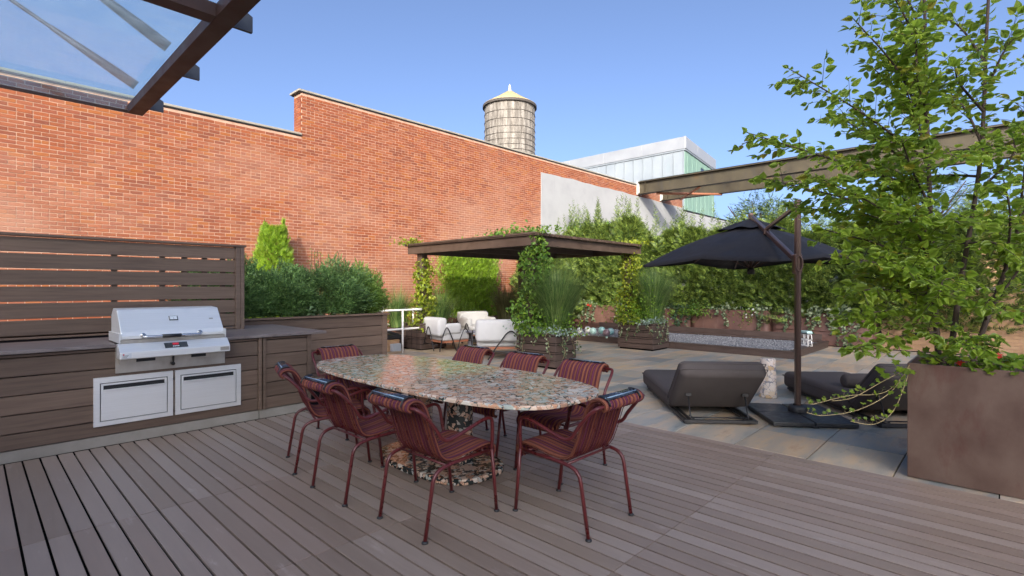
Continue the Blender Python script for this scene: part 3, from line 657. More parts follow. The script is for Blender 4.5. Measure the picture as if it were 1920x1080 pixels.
# ------------------------------------------------------------------ long planter behind the counter
lp = empty('planter_box', (1.8, 8, 0), 'long low brown clad planter holding the clipped shrubs, behind the kitchen counter', 'planter')
def lad(m_, n, mat, **k): return ch(m_.build(n, mat, **k), lp)
lad(MB().box(-1.5, 4.80, 7.56, 8.5, 0, .90), 'carcass', deckdark); lad(MB().box(-1.45, 4.78, 7.62, 8.44, .90, .96), 'soil', soil)
lz = [.02, .15, .33, .49, .65, .81, .985]
for a, b in zip(lz[:-1], lz[1:]):
    lad(MB().box(-1.5, 4.755, 7.505, 7.558, a+.004, b-.004), 'board', clad, bevel=.003, seg=1)
    lad(MB().box(4.802, 4.845, 7.58, 8.5, a+.004, b-.004), 'board', clady, bevel=.003, seg=1)
lad(MB().box(4.757, 4.85, 7.495, 7.578, .02, .985), 'corner_post', clad, bevel=.003)
lad(MB().box(-1.5, 4.895, 7.465, 7.60, .988, 1.015), 'cap', clad, bevel=.003); lad(MB().box(4.76, 4.895, 7.602, 8.55, .988, 1.015), 'cap', clady, bevel=.003)
lad(MB().box(-1.5, 4.758, 8.45, 8.55, .988, 1.015), 'cap', clad, bevel=.003)

# ------------------------------------------------------------------ foliage kit
def nrm(a): return a/np.maximum(1e-9, np.linalg.norm(a, axis=-1, keepdims=True))
def leafV(P, D, Nn, L, W, fold=.25, six=False):
    """P base points, D along, Nn up-normal: vertex + face arrays for simple folded leaves"""
    P, D, Nn = map(lambda a: np.asarray(a, float), (P, D, Nn)); D = nrm(D); S = nrm(np.cross(D, Nn)); U = np.cross(S, D)
    n = len(P); L = np.broadcast_to(np.asarray(L, float).reshape(-1, 1), (n, 1)); W = np.broadcast_to(np.asarray(W, float).reshape(-1, 1), (n, 1))
    if not six:
        V = np.stack([P, P+D*L*.45+S*W*.5+U*W*fold, P+D*L, P+D*L*.45-S*W*.5+U*W*fold], 1).reshape(-1, 3)
        b = np.arange(n)[:, None]*4; return V, np.concatenate([b+[0,1,2], b+[0,2,3]])
    V = np.stack([P, P+D*L*.28+S*W*.46+U*W*fold, P+D*L*.62+S*W*.40+U*W*fold*.7-U*L*.03, P+D*L-U*L*.12, P+D*L*.62-S*W*.40+U*W*fold*.7-U*L*.03, P+D*L*.28-S*W*.46+U*W*fold, P+D*L*.45], 1).reshape(-1, 3)
    b = np.arange(n)[:, None]*7
    return V, np.concatenate([b+[0,1,6], b+[1,2,6], b+[2,3,6], b+[3,4,6], b+[4,5,6], b+[5,0,6]])
def rdir(n): return nrm(rng.normal(size=(n, 3)))
def cat(parts):
    V = []; Fc = []; k = 0
    for v, f in parts: V.append(v); Fc.append(f+k); k += len(v)
    return np.concatenate(V), np.concatenate(Fc)
def frond(n_side=5, L=.26):
    """one flat feathery spray along +x in the xy plane"""
    P = [(0, 0, 0)]; D = [(1, 0, 0)]; Ls = [L]; Ws = [L*.06]
    for i in range(n_side):
        t = (i+.6)/(n_side+.6); l = L*.46*(1-.72*t)
        for s in (-1, 1):
            P.append((t*L, 0, 0)); a = R(38+8*random.random()); D.append((math.cos(a), s*math.sin(a), random.uniform(-.12, .12))); Ls.append(l); Ws.append(l*.27)
    return leafV(P, D, np.tile([0, 0, 1.], (len(P), 1)), np.array(Ls), np.array(Ws), .12)
FR = [frond(5, 1.0) for _ in range(4)]
def place_fronds(P, D, Up, L):
    """copies of the spray at P pointing D with normal near Up"""
    D = nrm(D); S = nrm(np.cross(Up, D)); U = np.cross(D, S); parts = []
    L = np.asarray(L).reshape(-1, 1, 1); pick = rng.integers(0, len(FR), len(P)); k = 0
    for q in range(len(FR)):
        m_ = pick == q; v, f = FR[q]; n = m_.sum()
        if not n: continue
        W = P[m_][:, None, :]+L[m_]*(v[None, :, 0:1]*D[m_][:, None]+v[None, :, 1:2]*S[m_][:, None]+v[None, :, 2:3]*U[m_][:, None])
        parts.append((W.reshape(-1, 3), (f[None]+(np.arange(n)*len(v))[:, None, None]).reshape(-1, 3)))
    return cat(parts)

def conifer_mesh(h, r0, n, leaders=4, mat=None, fl=(.18, .36)):
    z = h*(rng.random(n)**.85)*.97; a = rng.random(n)*2*math.pi
    env = r0*np.where(z/h < .25, .86+.14*(z/h)/.25, np.maximum(0.05, 1-((z/h-.25)/.75)**2.2))*(1+.14*np.sin(3*a+z*3)+.10*np.sin(7*a-z*5))
    rr = env*(.45+.55*np.sqrt(rng.random(n)))
    P = np.stack([rr*np.cos(a), rr*np.sin(a), z], 1)
    out = np.stack([np.cos(a), np.sin(a), .25+.7*rng.random(n)], 1)+rng.normal(size=(n, 3))*.28
    parts = [place_fronds(P, out, rdir(n)+np.array([0, 0, .6]), rng.uniform(*fl, n))]
    for k in range(leaders):
        px, py = rng.normal(size=2)*r0*.42; zt = h*rng.uniform(1.05, 1.34); zb_ = h*.74; m_ = 56
        t = np.linspace(0, 1, m_); ang = rng.random()*6.28
        zz = zb_+(zt-zb_)*t; lean = rng.normal(size=2)*.10
        P = np.stack([px+lean[0]*t*t, py+lean[1]*t*t, zz], 1); aa = np.arange(m_)*2.4+ang
        D = np.stack([np.cos(aa), np.sin(aa), np.full(m_, .85)], 1)
        parts.append(place_fronds(P, D, rdir(m_)+np.array([0, 0, .5]), .27*(1-t)**.75+.05))
    V, Fc = cat(parts); return mesh_np('crown', V, Fc, mat)

def trunk(parent, h, r, mat=bark, lean=(0, 0)):
    MB().tube([(0, 0, 0), (lean[0]*.3, lean[1]*.3, h*.35), (lean[0]*.7, lean[1]*.7, h*.7), (lean[0], lean[1], h)], [r, r*.8, r*.55, r*.25], 8).build('trunk', mat, parent)

def shrub_mesh(rx, ry, h, n, L, mat, flat=.0, lumps=.16):
    """twiggy rounded shrub: shoots of small leaves over the surface and inside"""
    d = rdir(n); d[:, 2] = np.abs(d[:, 2])*1.3-.55; d = nrm(d); k = (.55+.45*rng.random(n)**.5)
    lump = 1+lumps*np.sin(d[:, 0]*5+1)*np.cos(d[:, 1]*6)+lumps*.7*np.sin(d[:, 2]*7+d[:, 0]*4)
    P0 = np.stack([d[:, 0]*rx, d[:, 1]*ry, h*.42+d[:, 2]*h*.58], 1)*(k*lump)[:, None]; P0[:, 2] = np.maximum(.02, P0[:, 2])
    sd = nrm(d*np.array([1, 1, 1.])+np.array([0, 0, .55])+rng.normal(size=(n, 3))*.3)
    Ps = []; Ds = []
    for i in range(9):
        a = i*2.4; t = i/8.
        side = nrm(np.cross(sd, rdir(n)))
        Ps.append(P0+sd*(t*L*3.2)); Ds.append(sd*(.55+.5*t)+side*(.95-.45*t))
    P = np.concatenate(Ps); D = np.concatenate(Ds)
    V, Fc = leafV(P, D, rdir(len(P))+np.array([0, 0, .8]), L*rng.uniform(.75, 1.25, len(P)), L*.48, .2)
    return mesh_np('foliage', V, Fc, mat)

def grass_mesh(n, L, spread, base, mat, droop=.5, wd=.013, plume=False):
    a = rng.random(n)*6.283; r = base*np.sqrt(rng.random(n)); P = np.stack([r*np.cos(a), r*np.sin(a), np.zeros(n)], 1)
    out = np.stack([np.cos(a), np.sin(a), np.zeros(n)], 1)+rng.normal(size=(n, 3))*.35; out[:, 2] = 0; out = nrm(out)
    ln = L*rng.uniform(.62, 1.08, n); sp = spread*rng.random(n)**.7; S = np.cross(out, [0, 0, 1.]); rows_ = []
    m_ = 7
    for i in range(m_):
        t = i/(m_-1); hz2 = np.sin(np.minimum(1.5, sp*1.0)*t)*t; 
        c_ = P+out*(ln*sp*(.25*t+.75*t*t)*.8)[:, None]+np.array([0, 0, 1.])*(ln*(t-droop*sp*t**3*.8))[:, None]
        wdt = wd*(1-t*.92); rows_.append(np.stack([c_-S*wdt/2, c_+S*wdt/2], 1))
    V = np.stack(rows_, 1).reshape(-1, 3); b = (np.arange(n)*m_*2)[:, None, None]+(np.arange(m_-1)*2)[None, :, None]
    return mesh_np('blades', V, (b+np.array([0, 1, 3, 2])).reshape(-1, 4), mat)

def cloud_mesh(P, L, W, mat, up=.6, six=True, name='foliage'):
    n = len(P); D = rdir(n); D[:, 2] -= .25; V, Fc = leafV(P, D, rdir(n)*.7+np.array([0, 0, up]), L*rng.uniform(.7, 1.25, n), W*rng.uniform(.8, 1.15, n), .15, six)
    return mesh_np(name, V, Fc, mat)

def ivy(loc, strands, label, mat=ivyl, group='ivy trailing over the planter edges', L=.055, face=(-1, 0), spread=.5, tuft=60, tuftr=(.16, .3, .12), name='trailing_ivy', n_per=14):
    """tuft on the planter's edge with strands hanging down the face; strands = [(offset along, length)]"""
    t = empty(name, loc, label, 'plant', group); f = np.array([face[0], face[1], 0.]); s = np.array([-f[1], f[0], 0.])
    mb_ = MB(); Pl = []
    for (o_, ln) in strands:
        w1 = random.uniform(-.12, .12); pts = [s*o_-f*.06+np.array([0, 0, .03]), s*o_+f*.05+np.array([0, 0, .01])]
        for k in range(1, 7): pts.append(s*(o_+w1*(k/6)**1.3+.02*math.sin(k*2.1+o_*9))+f*(.05+.015*math.sin(k*1.7))-np.array([0, 0, ln*k/6]))
        sp = spline(pts, 4); mb_.tube(sp, .003, 4, False)
        q = np.array(sp); ids = rng.integers(0, len(q), max(6, int(n_per*ln/.35))+6); Pl.append(q[ids]+rng.normal(size=(len(ids), 3))*np.array([.022, .022, .012]))
    if tuft: Pl.append(rng.normal(size=(tuft, 3))*(np.abs(s)*tuftr[1]+np.abs(f)*tuftr[0]+np.array([0, 0, tuftr[2]]))*.55+np.array([0, 0, .06])-f*.02)
    mb_.build('stem', stemm, t)
    P = np.concatenate(Pl); n = len(P); D = rdir(n)*.8+f*.5+np.array([0, 0, -.45]); V, Fc = leafV(P, D, f+rdir(n)*.5+np.array([0, 0, .3]), L*rng.uniform(.65, 1.2, n), L*.9*rng.uniform(.8, 1.1, n), .1, True)
    put('foliage', mesh_np('foliage', V, Fc, mat), t); return t

# ------------------------------------------------------------------ clipped shrubs, column arborvitae
sh = [((2.55, 8.0), .50, .42, .80, boxl, 'dark green clipped shrub nearest the slatted screen in the long planter'),
      ((3.28, 7.98), .40, .40, .74, boxl, 'dark green clipped shrub second from the screen in the long planter'),
      ((4.10, 7.98), .52, .42, .83, boxl, 'broad dark green shrub near the open end of the long planter'),
      ((4.62, 8.12), .36, .36, .74, boxl2, 'rounded shrub, its sunlit look put into lighter leaves, at the far right end of the long planter')]
for (x, y), rx, ry, h, mt, lb in sh:
    t = empty('shrub', (x, y, .955), lb, 'shrub', 'shrubs in the long planter')
    put('foliage', shrub_mesh(rx*1.12, ry*1.1, h*.95, 3000, .040, mt, lumps=.14), t)
    mb_ = MB()
    for k in range(5): mb_.tube([(0, 0, 0), (random.uniform(-.1, .1), random.uniform(-.1, .1), h*.35), (random.uniform(-.25, .25), random.uniform(-.25, .25), h*.6)], [.014, .01, .005], 5)
    mb_.build('stem', bark, t)
t = empty('leafy_plant', (3.62, 7.66, .955), 'small pale leaved plant between the dark shrubs at the planter front', 'plant')
P = rng.normal(size=(170, 3))*np.array([.14, .07, .07])+np.array([0, 0, .12]); put('foliage', cloud_mesh(P, .075, .05, leafmat('pale_leaf', [(.09,.16,.07),(.14,.22,.10)], .3)), t)
MB().tube([(0, 0, 0), (0, 0, .12)], .006, 5).build('stem', stemm, t)
t = empty('shoots', (4.0, 8.15, .955), 'thin tall shoots rising above the shrubs', 'plant'); t.name = 'tall_shoots'
mb_ = MB(); Pl = []
for k in range(7):
    x = random.uniform(-.28, .35); hh = random.uniform(.85, 1.12); pts = [(x, 0, 0), (x+random.uniform(-.04, .04), 0, hh*.6), (x+random.uniform(-.06, .06), random.uniform(-.05, .05), hh)]
    sp = spline(pts, 6); mb_.tube(sp, .004, 4); q = np.array(sp); ids = rng.integers(6, len(q), 26); Pl.append(q[ids]+rng.normal(size=(26, 3))*.018)
mb_.build('stem', bark, t); put('foliage', cloud_mesh(np.concatenate(Pl), .035, .016, boxl2, six=False), t)

def arbor(loc, rx, ry, h, n, label, square=False, tips=2):
    t = empty('arborvitae', loc, label, 'tree'); trunk(t, h*.8, .05)
    z = h*rng.random(n)**.9; a = rng.random(n)*6.283; zz = z/h
    if square: env = np.where(zz > .93, 1-(zz-.93)*4, 1.)*(.95+.05*np.sin(5*a+z*4)); pw_ = .32
    else: env = np.where(zz < .3, .9+.1*zz/.3, 1-.62*((zz-.3)/.7)**1.7)*(1+.08*np.sin(4*a+z*5)); pw_ = .8
    ca, sa = np.cos(a), np.sin(a)
    cx_ = np.sign(ca)*np.abs(ca)**pw_; cy_ = np.sign(sa)*np.abs(sa)**pw_
    if square: cx_ = rng.uniform(-1, 1, n); cy_ = np.where(rng.random(n) < .7, -1., rng.uniform(-1, 1, n))
    k = .62+.38*np.sqrt(rng.random(n))
    P = np.stack([rx*env*cx_*k, ry*env*cy_*k, z], 1)
    D = np.stack([ca*.5, sa*.5, np.full(n, 1.)], 1)+rng.normal(size=(n, 3))*.25
    parts = [place_fronds(P, D, np.stack([ca, sa, np.full(n, .2)], 1)+rdir(n)*.9, rng.uniform(.08, .16, n))]
    for q in range(tips):
        m_ = 160; tx = rx*(-.35+.8*q) if tips > 1 else 0; t_ = rng.random(m_)
        P = np.stack([tx+rng.normal(size=m_)*.10*(1-t_), rng.normal(size=m_)*.10*(1-t_), h*(.80+.27*t_*(1 if q else .88))], 1)
        parts.append(place_fronds(P, np.tile([0, 0, 1.], (m_, 1))+rng.normal(size=(m_, 3))*.3, rdir(m_), rng.uniform(.07, .13, m_)))
    V, Fc = cat(parts); put('crown', mesh_np('crown', V, Fc, arbl), t); return t
arbor((4.50, 11.32, 0), .48, .36, 2.70, 5200, 'bright lime green column of arborvitae against the brick wall behind the shrubs')
arbor((10.1, 11.42, .45), 1.22, .28, 2.0, 8200, 'squared bright green arborvitae hedge under the pergola against the brick wall', True, 0)
# ------------------------------------------------------------------ pergola
pg_ = empty('pergola', (9, 8.2, 0), 'dark brown flat roofed pergola with closely spaced roof slats and vines on its posts', 'pergola')
def pga(m_, n, mat=pergwood, **k): return ch(m_.build(n, mat, **k), pg_)
for (x, y) in ((7.36, 6.46), (10.85, 6.46), (7.36, 9.9), (10.85, 9.9)): pga(MB().box(x-.085, x+.085, y-.085, y+.085, 0, 2.22), 'post', bevel=.005)
pga(MB().box(7.16, 7.21, 6.22, 10.2, 2.222, 2.40), 'beam', bevel=.004); pga(MB().box(10.95, 11.0, 6.22, 10.2, 2.222, 2.40), 'beam', bevel=.004)
pga(MB().box(7.212, 11.05, 6.27, 6.32, 2.222, 2.385), 'beam', bevel=.004); pga(MB().box(7.212, 11.05, 10.05, 10.10, 2.222, 2.385), 'beam', bevel=.004)
for y in (7.55, 8.8): pga(MB().box(7.212, 10.948, y, y+.05, 2.24, 2.385), 'joist')
nsl = 47
s0 = None
for k in range(nsl):
    x = 7.13+k*(10.93-7.13)/(nsl-1)
    if s0 is None: s0 = pga(MB().box(-.022, .022, 6.17, 10.24, 0, .05), 'slat'); o = s0
    else: o = s0.copy(); C.objects.link(o)
    o.location = Vector((x, 0, 2.403))-Vector(pg_.location)
pga(MB().box(7.09, 7.105, 6.16, 10.25, 2.425, 2.46), 'edge_trim')

def box_planter(x0, x1, y0, y1, h, label, zs):
    t = empty('planter_box', ((x0+x1)/2, (y0+y1)/2, 0), label, 'planter', 'slatted planter boxes at the pergola posts')
    def A_(m_, n, mat, **k): return ch(m_.build(n, mat, **k), t)
    A_(MB().box(x0+.03, x1-.03, y0+.03, y1-.03, .0, h-.05), 'liner', deckdark)
    A_(MB().box(x0+.035, x1-.035, y0+.035, y1-.035, h-.05, h-.015), 'soil', soil)
    for a, b in zip(zs[:-1], zs[1:]):
        A_(MB().box(x0, x0+.026, y0+.0, y1, a+.006, b-.006), 'slat', boxw, bevel=.003, seg=1)
        A_(MB().box(x0+.0275, x1, y0, y0+.026, a+.006, b-.006), 'slat', boxw, bevel=.003, seg=1)
        A_(MB().box(x1-.026, x1, y0+.0275, y1, a+.004, b-.004), 'slat', boxw, bevel=.003, seg=1)
    return t
zs1 = [.03, .145, .26, .30, .415, .455, .575, .625]
pb1 = box_planter(7.07, 7.68, 5.67, 6.60, .625, 'dark slatted planter box under the near pergola post, beside the white loveseat', zs1)
pb2 = box_planter(10.62, 11.40, 5.71, 6.62, .63, 'dark slatted planter box under the right pergola post, in front of the gravel bed', zs1)
pb3 = box_planter(7.05, 7.80, 9.55, 10.5, .56, 'slatted planter box at the left rear pergola post beside the white railing', zs1)
pb4 = box_planter(10.2, 11.2, 9.6, 10.4, .55, 'slatted planter box at the far rear pergola post', zs1)

def vine(x, y, z0, z1, r, n, mat, label, skew=0.):
    t = empty('climbing_vine', (x, y, z0), label, 'vine', 'vines climbing the pergola posts'); h = z1-z0; mb_ = MB()
    for s_ in range(3):
        ph_ = s_*2.1; pts = [(.10*math.cos(ph_+k*.75), .10*math.sin(ph_+k*.75), h*k/9) for k in range(10)]; mb_.tube(spline(pts, 3), .006, 5)
    mb_.build('stem', bark, t)
    z = h*rng.random(n)**1.25; a = rng.random(n)*6.283
    rr = r*(1.25-.75*z/h)*(.45+.55*rng.random(n))*(1+.35*np.sin(z*7+a*2))
    P = np.stack([rr*np.cos(a)+skew*(1-z/h), rr*np.sin(a), z], 1)
    put('foliage', cloud_mesh(P, .075, .055, mat), t); return t
vine(7.33, 6.36, .60, 2.42, .36, 2800, vinel, 'green vine climbing the near pergola post')
vine(10.85, 6.42, .60, 2.30, .31, 1900, viney, 'yellow green vine on the right pergola post')
vine(7.38, 9.86, .50, 2.10, .30, 1900, viney, 'sunlit vine on the left rear pergola post')
def groundcover(x, y, z, rx, ry, rz_, n, mat, label, cat_='plant', L=.05, W=.038):
    t = empty('leafy_plant', (x, y, z), label, cat_); P = rng.normal(size=(n, 3))*np.array([rx, ry, rz_])*.5; P[:, 2] = np.abs(P[:, 2])
    put('foliage', cloud_mesh(P, L, W, mat), t); MB().tube([(0, 0, 0), (0, 0, rz_*.5)], .008, 5).build('stem', stemm, t); return t
groundcover(7.32, 6.0, .60, .36, .52, .36, 900, limel, 'lime green leaves spilling round the base of the near grass clump')
groundcover(7.12, 5.9, .62, .12, .75, .10, 260, dusty, 'silvery leaves along the rim of the near planter box', L=.05)
groundcover(10.86, 6.26, .60, .42, .62, .85, 1900, limel, 'bushy green foliage filling the left half of the right planter box')
groundcover(10.85, 5.80, .62, .55, .14, .10, 280, dusty, 'silvery leaves along the rim of the right planter box', L=.05)
ivy((7.065, 6.12, .615), [(-.38, .30), (-.25, .42), (.05, .22), (.30, .36)], 'thin pale ivy strands down the left face of the near planter box', ivyl, 'ivy trailing over the pergola planters', .045, (-1, 0), tuft=40, tuftr=(.10, .35, .06))
ivy((7.40, 5.665, .615), [(-.22, .38), (-.08, .48), (.08, .40), (.24, .34)], 'pale ivy strands spilling over the right face of the near planter box', ivyl, 'ivy trailing over the pergola planters', .045, (0, -1), tuft=60, tuftr=(.10, .25, .06))
ivy((10.615, 6.15, .62), [(-.36, .34), (-.12, .42), (.12, .30), (.34, .26)], 'pale ivy strands down the left face of the right planter box', ivyl, 'ivy trailing over the pergola planters', .05, (-1, 0), tuft=60, tuftr=(.10, .35, .06))
ivy((11.0, 5.705, .62), [(-.25, .30), (.0, .45), (.22, .40)], 'pale ivy strands over the narrow right face of the right planter box', ivyl, 'ivy trailing over the pergola planters', .05, (0, -1), tuft=40, tuftr=(.10, .25, .06))
# roof tufts of vine
for (x, y, n, sx_, lb) in ((7.3, 6.75, 300, .55, 'vine tuft growing over the near corner of the pergola roof'), (7.2, 10.2, 160, .22, 'small sunlit vine tuft at the far left corner of the pergola roof'), (10.9, 6.3, 130, .2, 'yellowish vine tips at the right corner of the pergola')):
    t = empty('vine_tuft', (x, y, 2.46), lb, 'vine'); P = rng.normal(size=(n, 3))*np.array([.12, sx_, .07]); P[:, 2] = np.abs(P[:, 2]); put('foliage', cloud_mesh(P, .075, .05, viney if n < 200 else vinel), t)
    MB().tube([(0, -sx_, .01), (0, 0, .05), (0, sx_, .02)], .005, 5).build('stem', bark, t)

def grass(x, y, z, n, L, spread, mat, label, base=.20, droop=.5, wd=.013):
    t = empty('ornamental_grass', (x, y, z), label, 'ornamental grass', 'tall ornamental grasses'); put('blades', grass_mesh(n, L, spread, base, mat, droop, wd), t)
    return t
grass(7.42, 5.92, .60, 1900, 1.38, .82, grassl, 'tall dense green ornamental grass in the near planter box', .20, .45)
t = grass(7.55, 6.25, .60, 240, 1.45, .75, grassd, 'dark wispy grass plumes behind the near green grass', .14, .35, .006)
grass(11.10, 5.98, .60, 1900, 1.42, .74, grassl, 'tall green ornamental grass in the right planter box', .20, .40)
grass(7.0, 10.35, .50, 700, 1.15, .85, grassl, 'arching grass left of the vine on the left rear pergola post', .18, .75)
grass(7.75, 9.75, .50, 800, 1.20, 1.0, grassl, 'arching grass right of the vine behind the white armchair', .16, .9)
grass(10.25, 10.0, .52, 800, 1.10, .7, grassd, 'brownish grass clump under the far side of the pergola', .2, .5)

# ------------------------------------------------------------------ white pipe railing, brick curb and hatch by the stair
rl = empty('pipe_railing', (6.6, 10.2, 0), 'white painted pipe railing round the roof hatch beside the long planter', 'railing')
def rla(m_, n, mat=whitepaint, **k): return ch(m_.build(n, mat, **k), rl)
for z_ in (.94, .52):
    rla(MB().tube(fillet([(4.95, 9.62, z_), (7.17, 9.62, z_), (7.17, 11.6, z_)], .10), .022, 10), 'rail')
for (x, y) in ((6.62, 9.62), (7.17, 10.0), (5.4, 9.62), (7.17, 11.3)): rla(MB().tube([(x, y, 0), (x, y, .93)], .022, 10), 'post')
hc = empty('hatch_curb', (6.1, 10.6, 0), 'low tan brick curb with a dark hatch lid behind the railing', 'roof hatch')
ch(MB().box(5.05, 6.75, 9.96, 11.5, 0, .27).build('curb_core', mortar), hc)
for r in range(4):
    x = 5.05
    while x < 6.7:
        xe = min(x+.195, 6.755); o = MB().box(x, xe, 9.945, 9.97, r*.068+.004, r*.068+.061).build('brick', tanbrick); ch(o, hc); x += .205
    y = 9.99
    while y < 11.4:
        ye = min(y+.195, 11.5); o = MB().box(6.74, 6.765, y, ye, r*.068+.004, r*.068+.061).build('brick', tanbrick); ch(o, hc); y += .205
lid = MB().obox((5.95, 10.72, .42), Vector((.88, 0, -.05)), Vector((0, .80, .06)), Vector((.0, 0, .045))).build('lid', flash, bevel=.006); ch(lid, hc)
ch(MB().bar((5.2, 9.98, .86), (6.75, 9.98, .36), .04, .06).build('lid_arm', flash), hc)
ch(MB().box(5.08, 6.72, 9.99, 11.47, .272, .33).build('curb_cap', flash), hc)
bxx = MB().box(6.28, 6.50, 9.50, 9.60, .06, .22).build('junction_box', fascia, bevel=.006); tag(bxx, 'grey metal box fixed by the foot of the white railing post', 'junction box')
# wire trellis panel between railing and armchair
tl = empty('wire_trellis', (7.05, 10.0, 0), 'thin black wire trellis panel in front of the left rear planter box', 'trellis')
mb_ = MB()
for k in range(5): mb_.tube([(7.02, 9.65+.2*k, .0), (7.02, 9.65+.2*k, .62)], .004, 4)
for k in range(4): mb_.tube([(7.02, 9.6, .06+.18*k), (7.02, 10.5, .06+.18*k)], .004, 4)
ch(mb_.build('wire_grid', blackwire), tl)

# ------------------------------------------------------------------ white lounge furniture
def soft(name, x0, x1, y0, y1, z0, z1, mat, par, bev=.06, rot=None):
    o = MB().box(x0, x1, y0, y1, z0, z1).build(name, mat, par, bevel=bev, seg=4)
    for p in o.data.polygons: p.use_smooth = True
    if rot: o.rotation_euler = rot
    return o
def lounge_seat(name, wd, label, loc, rz):
    """faces +x locally"""
    t = empty(name, loc, label, 'armchair' if wd < 1.2 else 'sofa', None, rz); h_ = wd/2
    soft('seat_cushion', -.36, .42, -h_+.06, h_-.06, .25, .47, whitef, t, .05)
    soft('back_cushion', -.50, -.24, -h_+.03, h_-.03, .36, .80, whitef, t, .075)
    for s in (-1, 1):
        MB().box(-.26, .25, s*(h_-.02)-.07, s*(h_-.02)+.07, .40, .62) 
        o = soft('side_cushion', -.34, .16, s*(h_-.10)-.075, s*(h_-.10)+.075, .40, .66, whitef, t, .06)
        pts = [(-.50, s*(h_+.03), .02), (-.42, s*(h_+.03), .36), (-.30, s*(h_+.03), .57), (-.16, s*(h_+.03), .33), (-.03, s*(h_+.03), .02), (.08, s*(h_+.03), .30), (.22, s*(h_+.03), .53), (.36, s*(h_+.03), .34), (.44, s*(h_+.03), .02)]
        MB().tube(spline(pts, 7), .013, 8).build('wire_leg', blackwire, t)
    pts = [(-.55, -h_*.62, .02), (-.55, -h_*.3, .36), (-.55, 0, .58), (-.55, h_*.3, .36), (-.55, h_*.62, .02)]
    MB().tube(spline(pts, 7), .013, 8).build('wire_leg', blackwire, t)
    MB().tube([(-.55, -h_-.03, .18), (-.55, h_+.03, .18)], .011, 8).build('frame_rail', blackwire, t)
    MB().tube([(.40, -h_-.03, .22), (.40, h_+.03, .22)], .011, 8).build('frame_rail', blackwire, t)
    MB().box(-.34, .38, -h_+.08, h_-.08, .20, .248).build('seat_base', orust, t)
    return t
A1 = lounge_seat('armchair', .86, 'white cushioned armchair on a bent black wire frame, nearest the white railing', (7.62, 9.28, .012), R(-8))
A1.scale = (.92, .92, .94)
lounge_seat('armchair', .90, 'white wire framed armchair at the back under the pergola, facing the camera', (9.05, 9.75, .012), R(-105))
lounge_seat('loveseat', 1.45, 'white upholstered loveseat seen from behind, beside the near slatted planter', (7.72, 7.42, .0), R(48))
rg = MB().box(6.95, 9.8, 8.0, 10.0, 0, .010).build('outdoor_rug', rugm); tag(rg, 'sand coloured rug under the white armchairs', 'rug')
st_ = empty('side_table', (8.1, 8.85, .011), 'low grey side table between the white seats', 'side table')
MB().lathe([(0, .43), (.26, .43), (.265, .42), (.265, .40), (.25, .395), (0, .395)], 28).build('table_top', greyt, st_)
for a in (0, 2.1, 4.2): MB().obox((.15*math.cos(a), .15*math.sin(a), .197), Vector((.045*math.cos(a), .045*math.sin(a), 0)), Vector((-.012*math.sin(a), .012*math.cos(a), 0)), Vector((0, 0, .197))).build('leg', greyt, st_)
# low corten planters along the brick wall
cw = empty('corten_planter', (9.6, 11.2, 0), 'rusty steel planter along the brick wall under the pergola', 'planter')
ch(MB().box(8.3, 11.5, 10.75, 10.765, 0, .62).box(8.3, 8.315, 10.765, 11.7, 0, .62).box(11.485, 11.5, 10.765, 11.7, 0, .62).build('wall', corten), cw); ch(MB().box(8.32, 11.48, 10.77, 11.7, .45, .55).build('soil', soil), cw)
ivy((8.85, 10.74, .62), [(-.3, .4), (-.12, .5), (.1, .32), (.3, .45)], 'pale ivy hanging over the rusty planter behind the white armchair', ivyl, face=(0, -1))
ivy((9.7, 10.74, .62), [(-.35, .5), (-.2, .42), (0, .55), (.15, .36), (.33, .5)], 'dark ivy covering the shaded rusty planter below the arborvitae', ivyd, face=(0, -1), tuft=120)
# shrub mass at the far left rear by the wall
cw2 = empty('corten_planter', (6.2, 11.3, 0), 'planter of low green plants at the foot of the wall behind the railing', 'planter')
ch(MB().box(7.25, 8.2, 10.75, 11.5, 0, .5).build('wall', corten), cw2)
groundcover(7.4, 10.85, .48, .5, .4, .25, 500, limel, 'low lime green plants behind the white railing')

# ------------------------------------------------------------------ gravel bed, balls, lantern
gb = empty('gravel_bed', (12.7, 6.3, 0), 'low timber edged bed of grey gravel along the back planters', 'gravel bed')
def gba(m_, n, mat=boxw, **k): return ch(m_.build(n, mat, **k), gb)
gx0, gx1, gy0, gy1 = 11.42, 14.28, 3.03, 9.6
gba(MB().box(gx0, gx0+.14, gy0, 5.9, .125, .15), 'edge_board', bevel=.003); gba(MB().box(gx0, gx0+.14, 5.904, gy1, .125, .15), 'edge_board', bevel=.003)
gba(MB().box(gx0+.142, gx1, gy0, gy0+.14, .125, .15), 'edge_board', boxw, bevel=.003); gba(MB().box(gx1-.18, gx1, gy0+.142, gy1, .125, .15), 'edge_board', bevel=.003)
for a, b in ((gy0+.01, 5.6), (5.604, 7.6), (7.604, gy1)): gba(MB().box(gx0+.012, gx0+.035, a, b, 0, .123), 'riser_board', bevel=.002, seg=1)
gba(MB().box(gx0+.04, gx1-.01, gy0+.012, gy0+.035, 0, .123), 'riser_board', boxw, bevel=.002, seg=1)
for a, b in ((gy0+.15, 5.0), (5.004, 7.4), (7.404, gy1)): gba(MB().box(gx1-.03, gx1-.002, a, b, .152, .30), 'back_board', bevel=.002, seg=1)
gba(MB().box(gx0+.04, gx1-.05, gy0+.04, gy1, .02, .105), 'gravel_base', gravelm)
n = 9000; P = np.stack([rng.uniform(gx0+.15, gx1-.19, n), rng.uniform(gy0+.15, gy1-.02, n), rng.uniform(.104, .118, n)], 1); r_ = rng.uniform(.010, .022, n)
